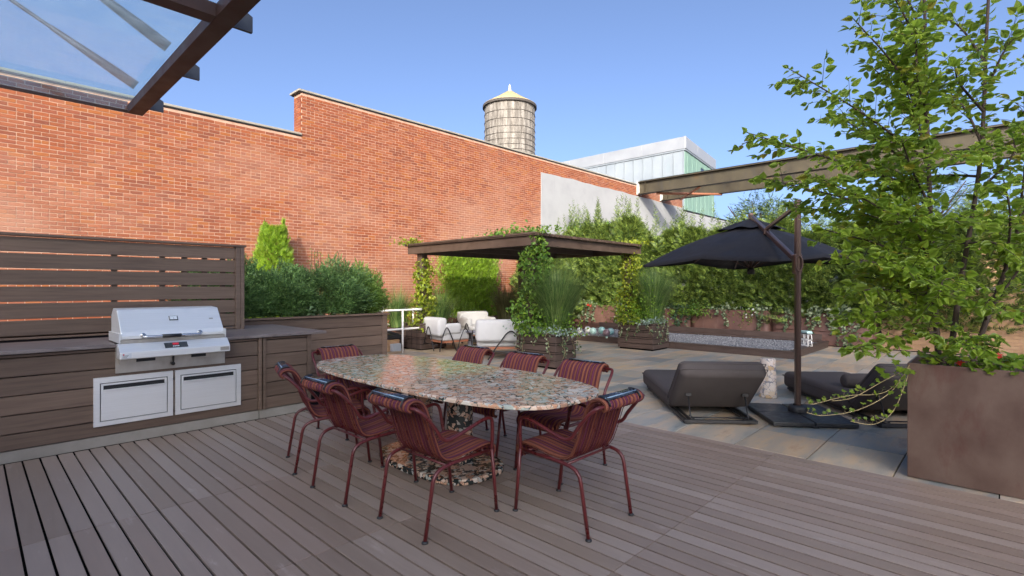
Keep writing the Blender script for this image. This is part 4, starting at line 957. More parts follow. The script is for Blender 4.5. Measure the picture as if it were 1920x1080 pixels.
oc = np.array([(1,0,0),(-1,0,0),(0,1,0),(0,-1,0),(0,0,.7),(0,0,-.7)], float); V = (P[:, None]+oc[None]*r_[:, None, None]*rng.uniform(.7, 1.2, (n, 6, 1))).reshape(-1, 3)
of = np.array([(0,2,4),(2,1,4),(1,3,4),(3,0,4),(2,0,5),(1,2,5),(3,1,5),(0,3,5)]); Fc = (of[None]+(np.arange(n)*6)[:, None, None]).reshape(-1, 3)
o = put('gravel', mesh_np('gravel', V, Fc, gravelm)); o['kind'] = 'stuff'; ch(o, gb)
def ball(x, y, r, mat, lb):
    import bmesh
    m_ = bpy.data.meshes.new('garden_ball'); bm = bmesh.new(); bmesh.ops.create_uvsphere(bm, u_segments=20, v_segments=12, radius=r)
    for f in bm.faces: f.smooth = True
    bm.to_mesh(m_); bm.free(); m_.materials.append(mat); o = put('garden_ball', m_, None, (x, y, .108+r*.93)); tag(o, lb, 'ball', 'ceramic balls on the gravel')
ball(12.28, 8.95, .085, whitec, 'leftmost white ceramic ball on the gravel'); ball(12.62, 8.90, .095, whitec, 'white ceramic ball behind the leftmost one on the gravel')
ball(12.20, 8.42, .10, paleg, 'pale green ceramic ball in the middle of the row on the gravel'); ball(12.52, 8.34, .105, teal, 'teal ceramic ball next to the pale green one')
ball(12.02, 7.86, .10, mauve, 'mauve ceramic ball in front of the rightmost teal ball'); ball(12.42, 7.98, .10, teal, 'rightmost teal ceramic ball behind the mauve one')
ln_ = empty('metal_lantern', (12.72, 3.14, .15), 'small white metal frame lantern with a green top on the corner of the gravel bed', 'lantern', None, R(-46))
for q in range(2):
    for s in (-1, 1):
        z0 = .012+.135*q; cx_ = s*.082
        pts = [(0, cx_-.07, z0), (0, cx_+.07, z0), (0, cx_+.042, z0+.115), (0, cx_-.042, z0+.115), (0, cx_-.07, z0)]
        for dx in (-.04, .04):
            MB().tube([(p[0]+dx, p[1], p[2]) for p in fillet(pts, .02, 3)], .010, 6).build('frame', whitepaint, ln_)
        MB().tube([(-.04, cx_-.042, z0+.115), (.04, cx_-.042, z0+.115)], .009, 6).build('crossbar', whitepaint, ln_); MB().tube([(-.04, cx_+.07, z0), (.04, cx_+.07, z0)], .009, 6).build('crossbar', whitepaint, ln_)
MB().prism([(-.15, .285), (.15, .285), (.125, .335), (-.125, .335)], 0, -.06, .06).build('top', paleg, ln_, bevel=.008)
MB().box(-.055, .055, -.14, .14, .268, .284).build('tray', flash, ln_)
# ------------------------------------------------------------------ rusty steel planters along the back, ivy, hedge, tan parapet
CX = 14.5
def corten_tub(y0, y1, h, label, lip=None, x0=CX):
    t = empty('corten_planter', (x0+.4, (y0+y1)/2, 0), label, 'planter', 'rusty steel planters along the back of the terrace')
    rr = .16; pts = []
    for k in range(7): a = math.pi/2*k/6; pts.append((x0+rr-rr*math.cos(a), y1-rr+rr*math.sin(a)))
    pts += [(x0+.95, y1), (x0+.95, y0)]
    for k in range(7): a = math.pi/2*k/6; pts.append((x0+rr-rr*math.sin(a), y0+rr-rr*math.cos(a)))
    m_ = MB(); n = len(pts); V = [(p[0], p[1], z) for z in (.02, h) for p in pts]
    inn = [(x0+.012+(p[0]-x0)*.975, y0+.012+(p[1]-y0)*(y1-y0-.024)/(y1-y0)) for p in pts]
    V += [(p[0], p[1], z) for z in (h, h-.12) for p in inn]
    Fs = [(i+q*n, (i+1)%n+q*n, (i+1)%n+(q+1)*n, i+(q+1)*n) for q in range(3) for i in range(n)]
    m_.add(V, Fs, True); ch(m_.build('wall', corten), t)
    ch(MB().box(x0+.03, x0+.92, y0+.05, y1-.05, h-.13, h-.07).build('soil', soil), t)
    if lip: 
        ch(MB().tube([(x0-.006, y0+.12, lip), (x0-.006, y1-.12, lip)], .010, 6).build('lip', corten), t)
    return t
corten_tub(2.15, 4.42, .80, 'rightmost rusty steel planter, beside the tan brick parapet', .36)
corten_tub(4.43, 6.62, .82, 'shaded rusty planter with white daisies behind the gravel bed')
corten_tub(6.63, 8.55, .82, 'sunlit orange rusty planter with rounded corner, behind the right planter box')
corten_tub(8.56, 11.5, .84, 'sunlit rusty planter with red flowers, farthest left along the back')
iv = [(2.75, [(-.3, .55), (-.15, .75), (0, .72), (.12, .8), (.28, .6), (-.22, .35)], 'thick grey green ivy curtain on the rightmost rusty planter', ivyl, 170),
      (3.42, [(-.1, .45), (.05, .55), (.16, .3)], 'ivy strand beside the thick ivy curtain on the rightmost rusty planter', ivyl, 60),
      (3.98, [(-.05, .5), (.1, .3)], 'ivy strand just right of the umbrella pole', ivyl, 40),
      (4.72, [(0, .55), (.12, .3)], 'ivy strand hanging below the white daisies', ivyl, 30),
      (5.62, [(.0, .45), (-.15, .15)], 'single ivy strand on the bare shaded rusty planter', ivyl, 34),
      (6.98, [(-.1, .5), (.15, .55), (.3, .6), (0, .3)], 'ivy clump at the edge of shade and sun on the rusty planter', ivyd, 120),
      (7.55, [(0, .75), (.12, .6)], 'sunlit ivy strand reaching the gravel bed edge', ivyl, 40),
      (8.05, [(-.05, .5), (.1, .35)], 'short sunlit ivy strand on the orange planter', ivyl, 40),
      (8.75, [(-.25, .6), (-.1, .7), (.1, .55), (.25, .62)], 'sunlit variegated ivy mass just right of the right planter box', ivyl, 150),
      (10.25, [(-.3, .55), (-.1, .45), (.1, .6), (.3, .5)], 'variegated ivy below the red flowers', ivyl, 150),
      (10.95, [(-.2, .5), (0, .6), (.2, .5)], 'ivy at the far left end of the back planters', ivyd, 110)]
for y, st, lb, mt, tf in iv: ivy((CX, y, .83), st, lb, mt, tuft=tf, L=.075, tuftr=(.16, .30, .10), n_per=22)
def flowers(x, y, z, n, mat, label, r=.03, sp=(.1, .2, .08)):
    t = empty('flowers', (x, y, z), label, 'flowers'); P = []; D = []; Nn = []
    for k in range(n):
        c_ = rng.normal(size=3)*np.array(sp)*.6; ax = nrm(np.array([-1, rng.normal()*.4, .5+rng.normal()*.3])[None])[0]; u = nrm(np.cross(ax, [0, 0, 1.])[None])[0]; v = np.cross(ax, u)
        for q in range(7): a = 6.283*q/7; P.append(c_); D.append(u*math.cos(a)+v*math.sin(a)+ax*.15); Nn.append(ax)
    V, Fc = leafV(P, D, Nn, np.full(len(P), r), np.full(len(P), r*.6), .05); put('petals', mesh_np('petals', V, Fc, mat), t)['kind'] = 'stuff'
    Pl = rng.normal(size=(130, 3))*np.array([sp[0], sp[1]*1.2, sp[2]])*.7-np.array([-.02, 0, .04]); put('foliage', cloud_mesh(Pl, .05, .035, vinel), t); return t
flowers(CX-.06, 4.95, .74, 7, whitefl, 'white daisies with yellow green leaves left of the umbrella pole', .036, (.07, .22, .20))
flowers(CX-.02, 10.05, .90, 4, redfl, 'red flowers on the sunlit rusty planter', .06, (.08, .35, .08))
groundcover(CX-.05, 6.45, .66, .22, .42, .28, 420, vinel, 'round green leafy cushion on the rusty planter at the edge of shade', L=.06, W=.045)
# hedge row: three crown meshes, each tree its own copy
hm = [conifer_mesh(3.12, .92, 2700, 6, hedgel), conifer_mesh(2.95, .95, 2700, 6, hedgel), conifer_mesh(3.2, .88, 2700, 5, hedgel)]
protos = []
hy = [11.35, 10.7, 9.95, 9.15, 8.4, 7.6, 6.85, 6.05, 5.25, 4.4, 3.6, 2.8, 2.0, 1.2, .4]
for i, y in enumerate(hy):
    t = empty('hedge_conifer', (15.35+random.uniform(-.12, .18), y, .45), 'feathery green conifer in the tall hedge row behind the rusty planters', 'tree', 'conifers of the back hedge', rz=random.random()*6.28)
    s = (1.04 if y > 8.9 else .91 if y > 4 else .84)*random.uniform(.96, 1.05); t.scale = (1, 1, s)
    put('crown', hm[i % 3], t); trunk(t, 2.4, .05)
hm2 = [conifer_mesh(2.9, 1.0, 2000, 4, hedgel)]
for i, (x, y, s) in enumerate(((12.9, 11.2, .86), (14.0, 11.25, .98), (13.5, 11.0, .80))):
    t = empty('hedge_conifer', (x, y, .3), 'feathery conifer where the hedge meets the white rendered wall, behind the pergola', 'tree', 'conifers by the white wall', rz=random.random()*6.28); t.scale = (.8, .8, s)
    put('crown', hm2[0], t); trunk(t, 2.2, .045)
# taller loose tree beyond the hedge
def loose_tree(loc, h, r, n, mat, label, name='locust_tree'):
    t = empty(name, loc, label, 'tree'); mb_ = MB(); mb_.tube([(0, 0, 0), (.1, .05, h*.4), (.05, .1, h*.8)], [.12, .09, .04], 8).build('trunk', bark, t)
    Pl = []; Dl = []
    for k in range(n):
        d = rdir(1)[0]; d[2] = abs(d[2])*.9-.2; c_ = np.array([0, 0, h*.68])+d*np.array([r, r, h*.33])*(.45+.55*random.random())
        ax = nrm((d+rng.normal(size=3)*.5+np.array([0, 0, -.25]))[None])[0]; sd_ = nrm(np.cross(ax, [0, 0, 1.])[None])[0]
        for q in range(8):
            for s in (-1, 1): Pl.append(c_+ax*(q*.045)); Dl.append(sd_*s+ax*.35)
    Pl = np.array(Pl); V, Fc = leafV(Pl, np.array(Dl), np.tile([0, 0, 1.], (len(Pl), 1))+rdir(len(Pl))*.5, rng.uniform(.07, .11, len(Pl)), .04, .1)
    put('crown', mesh_np('crown', V, Fc, mat), t)
    for k in range(6):
        a = k*1.05; MB().tube([(0.05, .05, h*(.4+.05*k)), (r*.45*math.cos(a), r*.45*math.sin(a), h*.7), (r*.8*math.cos(a), r*.8*math.sin(a), h*.85)], [.045, .03, .012], 6).build('branch', bark, t)
    return t
loose_tree((18.6, 5.9, -.1), 5.1, 1.4, 560, ashl, 'taller loose leaved tree rising behind the hedge left of the umbrella pole')
loose_tree((19.2, 1.9, -.1), 5.2, 1.7, 520, ashl, 'loose leaved tree behind the hedge, mostly hidden by the birch')
loose_tree((20.5, -1.5, -.1), 5.0, 1.8, 460, ashl, 'loose leaved tree beyond the tan parapet, right of the hedge')

tp = empty('parapet_wall', (15.2, -.6, 0), 'tan brick parapet wall at the back right, beyond the loungers', 'wall')
ch(MB().box(15.02, 15.4, -3.5, 2.1, -.1, 1.38).build('wall_core', mortar), tp); ch(MB().box(14.95, 15.46, -3.5, 2.1, 1.382, 1.45).build('coping', coping), tp)
tb = {}; rest = MB(); cnt = 0
for r in range(19):
    y = -3.5+(.1 if r % 2 else 0)
    while y < 2.05:
        ye = min(y+.24, 2.095); key = round(ye-y, 2)
        if y > -1.6 and cnt < 298:
            if key not in tb: o = MB().box(0, .03, 0, ye-y, 0, .062).build('brick', tanbrick); tb[key] = o
            else: o = tb[key].copy(); C.objects.link(o)
            o.location = (15.005+random.uniform(-.003, .002), y, r*.0722+.005); ch(o, tp); cnt += 1
        else: rest.box(15.005, 15.035, y, ye, r*.0722+.005, r*.0722+.067)
        y += .25
o = rest.build('brick', tanbrick); o['kind'] = 'stuff'; ch(o, tp)
fb = empty('tan_building', (23, -5, 0), 'pale tan brick building glimpsed through the birch at the right', 'building')
ch(MB().box(20, 27, -12, .6, -.1, 3.3).build('wall', tanbrick), fb); ch(MB().box(19.95, 27.05, -12.05, .65, 3.302, 3.42).build('coping', coping), fb)
for k in range(3): ch(MB().box(19.94, 19.997, -1.6-k*2.2, -.6-k*2.2, 1.2, 2.6).build('window', winglass), fb)
tp2 = MB().box(7.2, 15.4, -3.6, -3.3, -.1, 1.4).build('parapet_wall', stucco); tag(tp2, 'plain parapet closing the terrace on the right, outside the view', 'wall')

# ------------------------------------------------------------------ sun loungers
def lounger(loc, rz, label, pillow=False):
    """+x runs from the head end towards the feet"""
    t = empty('sun_lounger', loc, label, 'sun lounger', 'grey sun loungers', rz); W = .38
    fr = MB().box(0, .035, -W, W, .012, .045).box(1.95, 1.985, -W, W, .012, .045)
    for s in (-1, 1): fr.box(.0355, 1.9495, s*W-.0 if s < 0 else s*W-.035, s*W+.035 if s < 0 else s*W, .012, .045).box(.0355, 1.0, s*(W-.085)-.012, s*(W-.085)+.012, .014, .040)
    fr.build('base_frame', blackp, t, bevel=.003, seg=1)
    for s in (-1, 1):
        for x_ in (.03, 1.9): MB().box(x_, x_+.06, s*(W-.04)-.03, s*(W-.04)+.03, 0, .0115).build('foot', blackp, t)
    soft('seat_cushion', .52, 2.0, -.44, .44, .05, .27, loungef, t, .07)
    L = .70; th = .20; ang = R(42)
    bk = soft('backrest', 0, L, -.445, .445, -th/2, th/2, loungef, t, .07); bk.location = (.46, 0, .15); bk.rotation_euler = (0, -(math.pi-ang), 0)
    for zz in (-.035, .035):
        loop = [(.004, -.447), (L-.004, -.447), (L-.004, .447), (.004, .447)]
        pp = MB().tube(fillet([(L/2, -.4462, zz), (L+.0015, -.4462, zz), (L+.0015, .4462, zz), (-.0015, .4462, zz), (-.0015, -.4462, zz), (L/2-.001, -.4462, zz)], .012), .0045, 6).build('piping', loungef, bk)
    MB().tube(fillet([(1.2, -.4412, .21), (2.0015, -.4412, .21), (2.0015, .4412, .21), (.5185, .4412, .21), (.5185, -.4412, .21), (1.199, -.4412, .21)], .012), .0045, 6).build('piping', loungef, t)
    for s in (-1, 1):
        MB().tube(fillet([(.155, s*.30, .285), (.055, s*.30, .055), (.055, s*.30, .05)], .02), .008, 8).build('strut', blackp, t)
        MB().box(.13, .175, s*.30-.03, s*.30+.03, .27, .30).build('hinge_plate', blackp, t)
        MB().box(.05, .20, s*.27-.01, s*.27+.01, .041, .052).build('ratchet', blackp, t)
    MB().tube([(.055, -.30, .058), (.055, .30, .058)], .008, 8).build('strut_bar', blackp, t)
    if pillow:
        q = MB().lathe([(0, -.30), (.06, -.30), (.085, -.27), (.088, 0), (.085, .27), (.06, .30), (0, .30)], 16).build('head_roll', loungef, t); q.rotation_euler = (R(90), 0, 0); q.location = (.80, .0, .345)
    return t
ax1 = math.atan2(.645, .764)
lounger((5.463, 2.15, 0), ax1, 'grey sun lounger with raised back left of the umbrella base')
a2_ = R(41); c2_ = Vector((6.45, .90, 0))+Vector((math.sin(a2_), -math.cos(a2_), 0))*.38
lounger(tuple(c2_), a2_, 'grey sun lounger with a head roll, right of the umbrella behind the tall rusty planter', True)

# ------------------------------------------------------------------ cantilever umbrella
um = empty('umbrella', (6.42, 1.67, 0), 'black square cantilever umbrella with bronze mast and arm', 'umbrella')
def uma(m_, n, mat=umbm, **k): return ch(m_.build(n, mat, **k), um)
hx = R(37); e1 = Vector((math.cos(hx), math.sin(hx), 0)); e2 = Vector((-math.sin(hx), math.cos(hx), 0)); ctr = Vector((6.36, 1.66, 0))
for i in (-1, 1):
    for j in (-1, 1):
        uma(MB().obox(ctr+e1*i*.228+e2*j*.212+Vector((0, 0, .030)), e1*.222, e2*.205, Vector((0, 0, .022))), 'weight_slab', slab, bevel=.008)
uma(MB().obox(ctr+Vector((0, 0, .012)), e1*.46, e2*.025, Vector((0, 0, .012))).obox(ctr+Vector((0, 0, .036)), e1*.02, e2*.42, Vector((0, 0, .011))), 'base_cross', slab)
base = Vector((6.42, 1.67, 0))
uma(MB().lathe([(.10, .055), (.10, .10), (.085, .125), (.06, .13), (.05, .13)], 20, base), 'mast_socket', blackp)
dv = Vector((Fv[0], Fv[1], 0)); rv = Vector((Rv[0], Rv[1], 0))
apex = Vector((8.03, 2.72, 0))
ad = (apex-base); ad.z = 0; adn = ad.normalized(); asd = Vector((-adn.y, adn.x, 0))
mast = MB()
prof = [(-.034, -.026), (.034, -.026), (.044, 0), (.034, .026), (-.034, .026), (-.044, 0)]
V = []
for zz in (.10, 2.43): V += [base+adn*p[0]+asd*p[1]+Vector((0, 0, zz)) for p in prof]
mast.add(V, [tuple(range(6))[::-1], tuple(range(6, 12))]+[(i, (i+1) % 6, 6+(i+1) % 6, 6+i) for i in range(6)])
uma(mast, 'mast', umbm, bevel=.005)
joint = base+adn*.02+Vector((0, 0, 1.74))
hubtop = Vector((apex.x, apex.y, 2.50))
uma(MB().bar(joint, hubtop+Vector((0, 0, .0)), .045, .065), 'arm', umbm, bevel=.010)
topj = base+Vector((0, 0, 2.37)); mid = joint+(hubtop-joint)*.60
uma(MB().bar(topj, mid+Vector((0, 0, .03)), .035, .045), 'upper_link', umbm, bevel=.006)
uma(MB().obox(mid, adn*.035, asd*.035, Vector((0, 0, .045))), 'link_bracket', umbm, bevel=.008)
uma(MB().obox(joint-Vector((0, 0, .03)), adn*.055, asd*.042, Vector((0, 0, .115))), 'crank_housing', umbm, bevel=.02)
cr = MB().tube([joint+Vector((-.066*adn.x, -.066*adn.y, -.03))+asd*.035*math.cos(a)+Vector((0, 0, .085*math.sin(a))) for a in np.linspace(0, 6.283, 21)], .009, 8, False); uma(cr, 'crank_handle', umbm)
uma(MB().obox(hubtop, adn*.035, asd*.03, Vector((0, 0, .05))), 'arm_tip', umbm, bevel=.01)
uma(MB().tube([hubtop, hubtop-Vector((0, 0, .80))], .02, 10), 'hub_post', umbm)
uma(MB().lathe([(.0, 1.64), (.05, 1.64), (.055, 1.70), (.03, 1.74)], 14, apex), 'hub', blackp)
hd_ = 1.55; ph15 = R(15)
def rib_dir(k):   # corner directions in camera-free world terms
    l = -rv*math.cos(ph15)+dv*math.sin(ph15)   # towards the left corner
    f_ = -rv*math.sin(ph15)-dv*math.cos(ph15)
    a = k*math.pi/4; return l*math.cos(a)+f_*math.sin(a)
zA, zE = 2.37, 1.79
def can_pt(a_idx, t):      # a in 0..8 (continuous), t 0..1
    k = int(math.floor(a_idx)); fr_ = a_idx-k
    def edge(q):
        q = q % 8; rr = hd_ if q % 2 == 0 else hd_*math.cos(math.pi/4)*.985
        return rib_dir(q)*rr, (zE if q % 2 == 0 else zE+.085)
    (p0, z0), (p1, z1) = edge(k), edge(k+1); p = p0*(1-fr_)+p1*fr_; z_ = z0*(1-fr_)+z1*fr_
    sag = 4*fr_*(1-fr_)*.022*t*t
    zz = zA+(z_-zA)*(t**1.12)-.035*math.sin(math.pi*t)*0+.05*math.sin(math.pi*t)-sag*(1 if t < 1 else .4)
    return apex+p*t+Vector((0, 0, zz))
na, ntt = 64, 12; V = []; Fs = []
for j in range(ntt+1):
    t_ = .16+.84*j/ntt
    for i in range(na): V.append(can_pt(i*8/na, t_))
for j in range(ntt):
    for i in range(na): Fs.append((j*na+i, j*na+(i+1) % na, (j+1)*na+(i+1) % na, (j+1)*na+i))
b = len(V)                      # small hem turned down
for i in range(na): V.append(V[ntt*na+i]-Vector((0, 0, .035)))
for i in range(na): Fs.append((ntt*na+i, ntt*na+(i+1) % na, b+(i+1) % na, b+i))
uma(MB().add(V, Fs, True), 'canopy', umbc)
V = []; Fs = []
for j in range(6):
    t_ = .01+.31*j/5
    for i in range(na): V.append(can_pt(i*8/na, t_)+Vector((0, 0, .045+.055*(1-j/5)+.012*math.sin(i*8*math.pi*2/na)*(j/5))))
for j in range(5):
    for i in range(na): Fs.append((j*na+i, j*na+(i+1) % na, (j+1)*na+(i+1) % na, (j+1)*na+i))
uma(MB().add(V, Fs, True), 'vent_cap', umbc)
for k in range(8):
    q = can_pt(k, .97)-Vector((0, 0, .03)); s_ = apex+Vector((0, 0, zA-.06)); uma(MB().bar(s_, q, .016, .02), 'rib', umbm)
    uma(MB().bar(apex+Vector((0, 0, 1.72)), can_pt(k, .52)-Vector((0, 0, .035)), .012, .014), 'strut', umbm)

ss = empty('stone_stool', (7.28, 2.25, -.003), 'tapered cream marble stool standing between the two loungers', 'stool')
MB().lathe([(0, 0), (.108, 0), (.112, .012), (.109, .06), (.094, .40), (.092, .50), (.086, .512), (0, .514)], 36).build('column', stoolst, ss)
# ------------------------------------------------------------------ dining table
tb_ = empty('dining_table', (2.68, 3.38, 0), 'large oval breccia stone dining table on two round columns', 'table')
def superell(cx_, cy_, hw, hl, e, n=72):
    out = []
    for k in range(n):
        a = 2*math.pi*k/n; c_, s_ = math.cos(a), math.sin(a)
        out.append((cx_+hw*math.copysign(abs(c_)**(2/e), c_), cy_+hl*math.copysign(abs(s_)**(2/e), s_)))
    return out
ch(MB().prism(superell(2.665, 3.385, .590, 1.45, 3.1), 2, .712, .74).build('table_top', tabstone, bevel=.007, seg=3), tb_)
for (x, y) in ((2.745, 3.19), (2.76, 3.74)): 
    m_ = MB().lathe([(.107, .0505), (.107, .711)], 40, (x, y, 0)); ch(m_.build('column', tabdark), tb_)
ch(MB().prism(superell(2.69, 3.39, .35, .60, 2.9), 2, .002, .05).build('base_slab', tabdark, bevel=.012, seg=3), tb_)

# ------------------------------------------------------------------ dining chairs (front +x)
def chair_proto():
    t = empty('dining_chair', (0, 0, 0))
    # legs
    for s in (-1, 1):
        rear = fillet([(.0, s*.232, .012), (.062, s*.235, .385), (.20, s*.235, .408), (.50, s*.232, .412)], .085, 6)
        l1 = MB().tube(rear, .0115, 12).build('leg', redp, t); l1['label'] = 'rear leg bending into the seat rail'
        l2 = MB().tube([(.575, s*.225, .012), (.525, s*.232, .428)], .0115, 12).build('leg', redp, t)
        for (fx, fy, lg) in ((-.002, s*.232, l1), (.577, s*.225, l2)):
            f_ = MB().lathe([(0, .0), (.019, .0), (.019, .007), (.011, .014), (0, .014)], 12, (fx, fy, 0)).build('foot', blackp, lg)
    # back bar and arms: one bent tube
    side = [(-.082, .220, .772), (-.072, .256, .766), (-.026, .272, .725), (.045, .274, .640), (.085, .276, .583), (.135, .277, .563), (.22, .277, .580), (.40, .274, .628), (.475, .270, .628), (.500, .262, .585), (.512, .250, .48), (.520, .236, .425)]
    sp = spline(side, 5); pts = [(p[0], -p[1], p[2]) for p in sp][::-1]+[(-.082, 0, .772)]+sp
    MB().tube(pts, .0115, 12).build('frame', redp, t)
    MB().tube([(.15, -.235, .405), (.15, .235, .405)], .008, 8).build('cross_rail', redp, t); MB().tube([(.48, -.232, .408), (.48, .232, .408)], .008, 8).build('cross_rail', redp, t)
    # ribbed pad
    prof = spline([(-.078, .748), (-.100, .768), (-.088, .794), (-.050, .806), (-.004, .790), (.030, .745), (.062, .66), (.095, .56), (.128, .475), (.165, .432), (.22, .418), (.32, .425), (.42, .440), (.50, .447), (.556, .436), (.580, .405), (.572, .372), (.545, .362)], 3)
    q = np.array(prof); T = np.gradient(q, axis=0); T = T/np.linalg.norm(T, axis=1, keepdims=True); Nn = np.stack([-T[:, 1], T[:, 0]], 1)
    nr = 14; sub = 5; yy = np.linspace(-.21, .21, nr*sub+1); V = []
    for side_ in (1, -1):
        for i in range(len(q)):
            for y in yy:
                u = (y+.21)/.03; rb = abs(math.sin(math.pi*(u % 1.0)))**.6; th = .0035+(.0085 if side_ > 0 else .0065)*rb
                p = q[i]+Nn[i]*th*side_*(1 if True else 1); V.append((p[0], y, p[1]))
    m_, k_ = len(yy), len(q); Fs = []
    idx = lambda s, i, j: s*m_*k_+i*m_+j
    Fs = np.array([(idx(0, i, j), idx(0, i, j+1), idx(0, i+1, j+1), idx(0, i+1, j)) for i in range(k_-1) for j in range(m_-1)]+
                  [(idx(1, i, j), idx(1, i+1, j), idx(1, i+1, j+1), idx(1, i, j+1)) for i in range(k_-1) for j in range(m_-1)]+
                  [(idx(0, i, j), idx(0, i+1, j), idx(1, i+1, j), idx(1, i, j)) for j in (0, m_-1) for i in range(k_-1)])
    put('seat_pad', mesh_np('seat_pad', V, Fs, stripe, True), t)
    # supporting wires just under the pad
    wr = MB(); sel = list(range(8, len(q)-7, 2))
    for y in np.linspace(-.205, .205, 15):
        wr.tube([(q[i][0]-Nn[i][0]*.0155, y, q[i][1]-Nn[i][1]*.0155) for i in sel], .0028, 5)
    w_ = wr.build('wire_grid', redp, t); w_['kind'] = 'stuff'
    # dark band along the back of the roll
    bp = [(q[i][0]+Nn[i][0]*.0145, q[i][1]+Nn[i][1]*.0145) for i in range(6, 11)]; n = len(bp); V = []
    for off in (0, .004):
        for y in (-.15, .185): V += [(p[0]-.3*off, y, p[1]+off) for p in bp]
    Fs = [(i, i+1, n+i+1, n+i) for i in range(n-1)]+[(2*n+i, 3*n+i, 3*n+i+1, 2*n+i+1) for i in range(n-1)]+[(i, 2*n+i, 2*n+i+1, i+1) for i in range(n-1)]+[(n+i, n+i+1, 3*n+i+1, 3*n+i) for i in range(n-1)]
    MB().add(V, Fs, True).build('headrest_band', bandm, t)
    MB().tube([(bp[1][0], -.15, bp[1][1]+.005), (bp[1][0], .185, bp[1][1]+.005)], .0035, 6).build('piping', bluepipe, t)
    for y in (-.155, .175): MB().tube([(p[0], y, p[1]+.005) for p in [(-.112, .770), (-.108, .785)]+bp], .006, 5).build('strap', blackp, t)
    # front roll end caps
    return t
proto = chair_proto()
CL = [((1.81, 4.19), -17, 'striped chair nearest the barbecue counter on the camera side of the table, turned a little'),
      ((1.72, 3.39), 0, 'middle striped chair on the near side of the table, in front of the left column'),
      ((1.78, 2.60), 0, 'striped chair closest to the camera, on the near side right of the middle one'),
      ((2.67, 1.715), 90, 'striped chair alone at the right end of the table, back to the deck edge'),
      ((3.57, 2.58), 180, 'far side striped chair nearest the loungers, half hidden by the right end of the table'),
      ((3.60, 3.28), 180, 'middle striped chair on the far side, in front of the slatted planter box'),
      ((3.62, 4.02), 180, 'far side striped chair in front of the white loveseat'),
      ((2.70, 5.08), -90, 'striped chair at the left end of the table with its back to the clad counter')]
for i, ((x, y), a, lb) in enumerate(CL):
    o = proto if i == 0 else copy_tree(proto, (0, 0, 0), 0)
    o.location = (x, y, .0); o.rotation_euler = (0, 0, R(a)); tag(o, lb, 'chair', 'striped armchairs round the dining table')

# ------------------------------------------------------------------ tall rusty planter with the birch on the right
tpn = empty('corten_planter', (5.3, -.3, 0), 'tall brown rusted steel planter at the right edge of the deck, holding the birch', 'planter')
ch(MB().box(4.955, 4.970, -1.4, .53, .002, .87).box(4.9705, 5.75, .515, .53, .002, .87).box(5.735, 5.75, -1.4, .5145, .002, .87).box(4.9705, 5.7345, -1.4, -1.385, .002, .87).build('wall', cortenbig, bevel=.003), tpn)
ch(MB().box(4.972, 5.733, -1.383, .513, .6, .80).build('soil', soil), tpn)
n = 500; P = np.stack([rng.uniform(4.99, 5.72, n), rng.uniform(-1.3, .5, n), rng.uniform(.80, .86, n)], 1); V, Fc = leafV(P, rdir(n)*np.array([1, 1, .3]), rdir(n)*.4+np.array([0, 0, 1.]), rng.uniform(.03, .06, n), .018, .1)
o = put('bark_mulch', mesh_np('bark_mulch', V, Fc, bark)); o['kind'] = 'stuff'; ch(o, tpn)

bt = empty('birch_tree', (5.27, .36, .80), 'leafy young birch in the tall rusty planter at the right edge, its branches reaching left', 'tree')
def at(u, v, d): 
    p = Fv*d+Rv*((u-960)/968.7*d); return Vector((p[0], p[1], HC+(538-v)/968.7*d))
B0 = Vector((5.27, .36, .80))
stems = [[B0, at(1752, 560, 4.10), at(1742, 330, 4.08), at(1736, 120, 4.05), at(1730, -190, 4.0)],
         [B0+Vector((.04, -.05, 0)), at(1800, 540, 4.15), at(1838, 300, 4.2), at(1850, 60, 4.25), at(1862, -160, 4.3)],
         [B0+Vector((.10, -.16, 0)), at(1850, 600, 4.1), at(1920, 400, 4.2), at(1975, 150, 4.3)]]
sp_st = []
for k, s in enumerate(stems):
    sp = [Vector(p) for p in spline(s, 8)]; sp_st.append(sp); n = len(sp); ch(MB().tube(sp, [.019*(1-.75*i/n)+.003 for i in range(n)], 8).build('trunk', bark), bt)
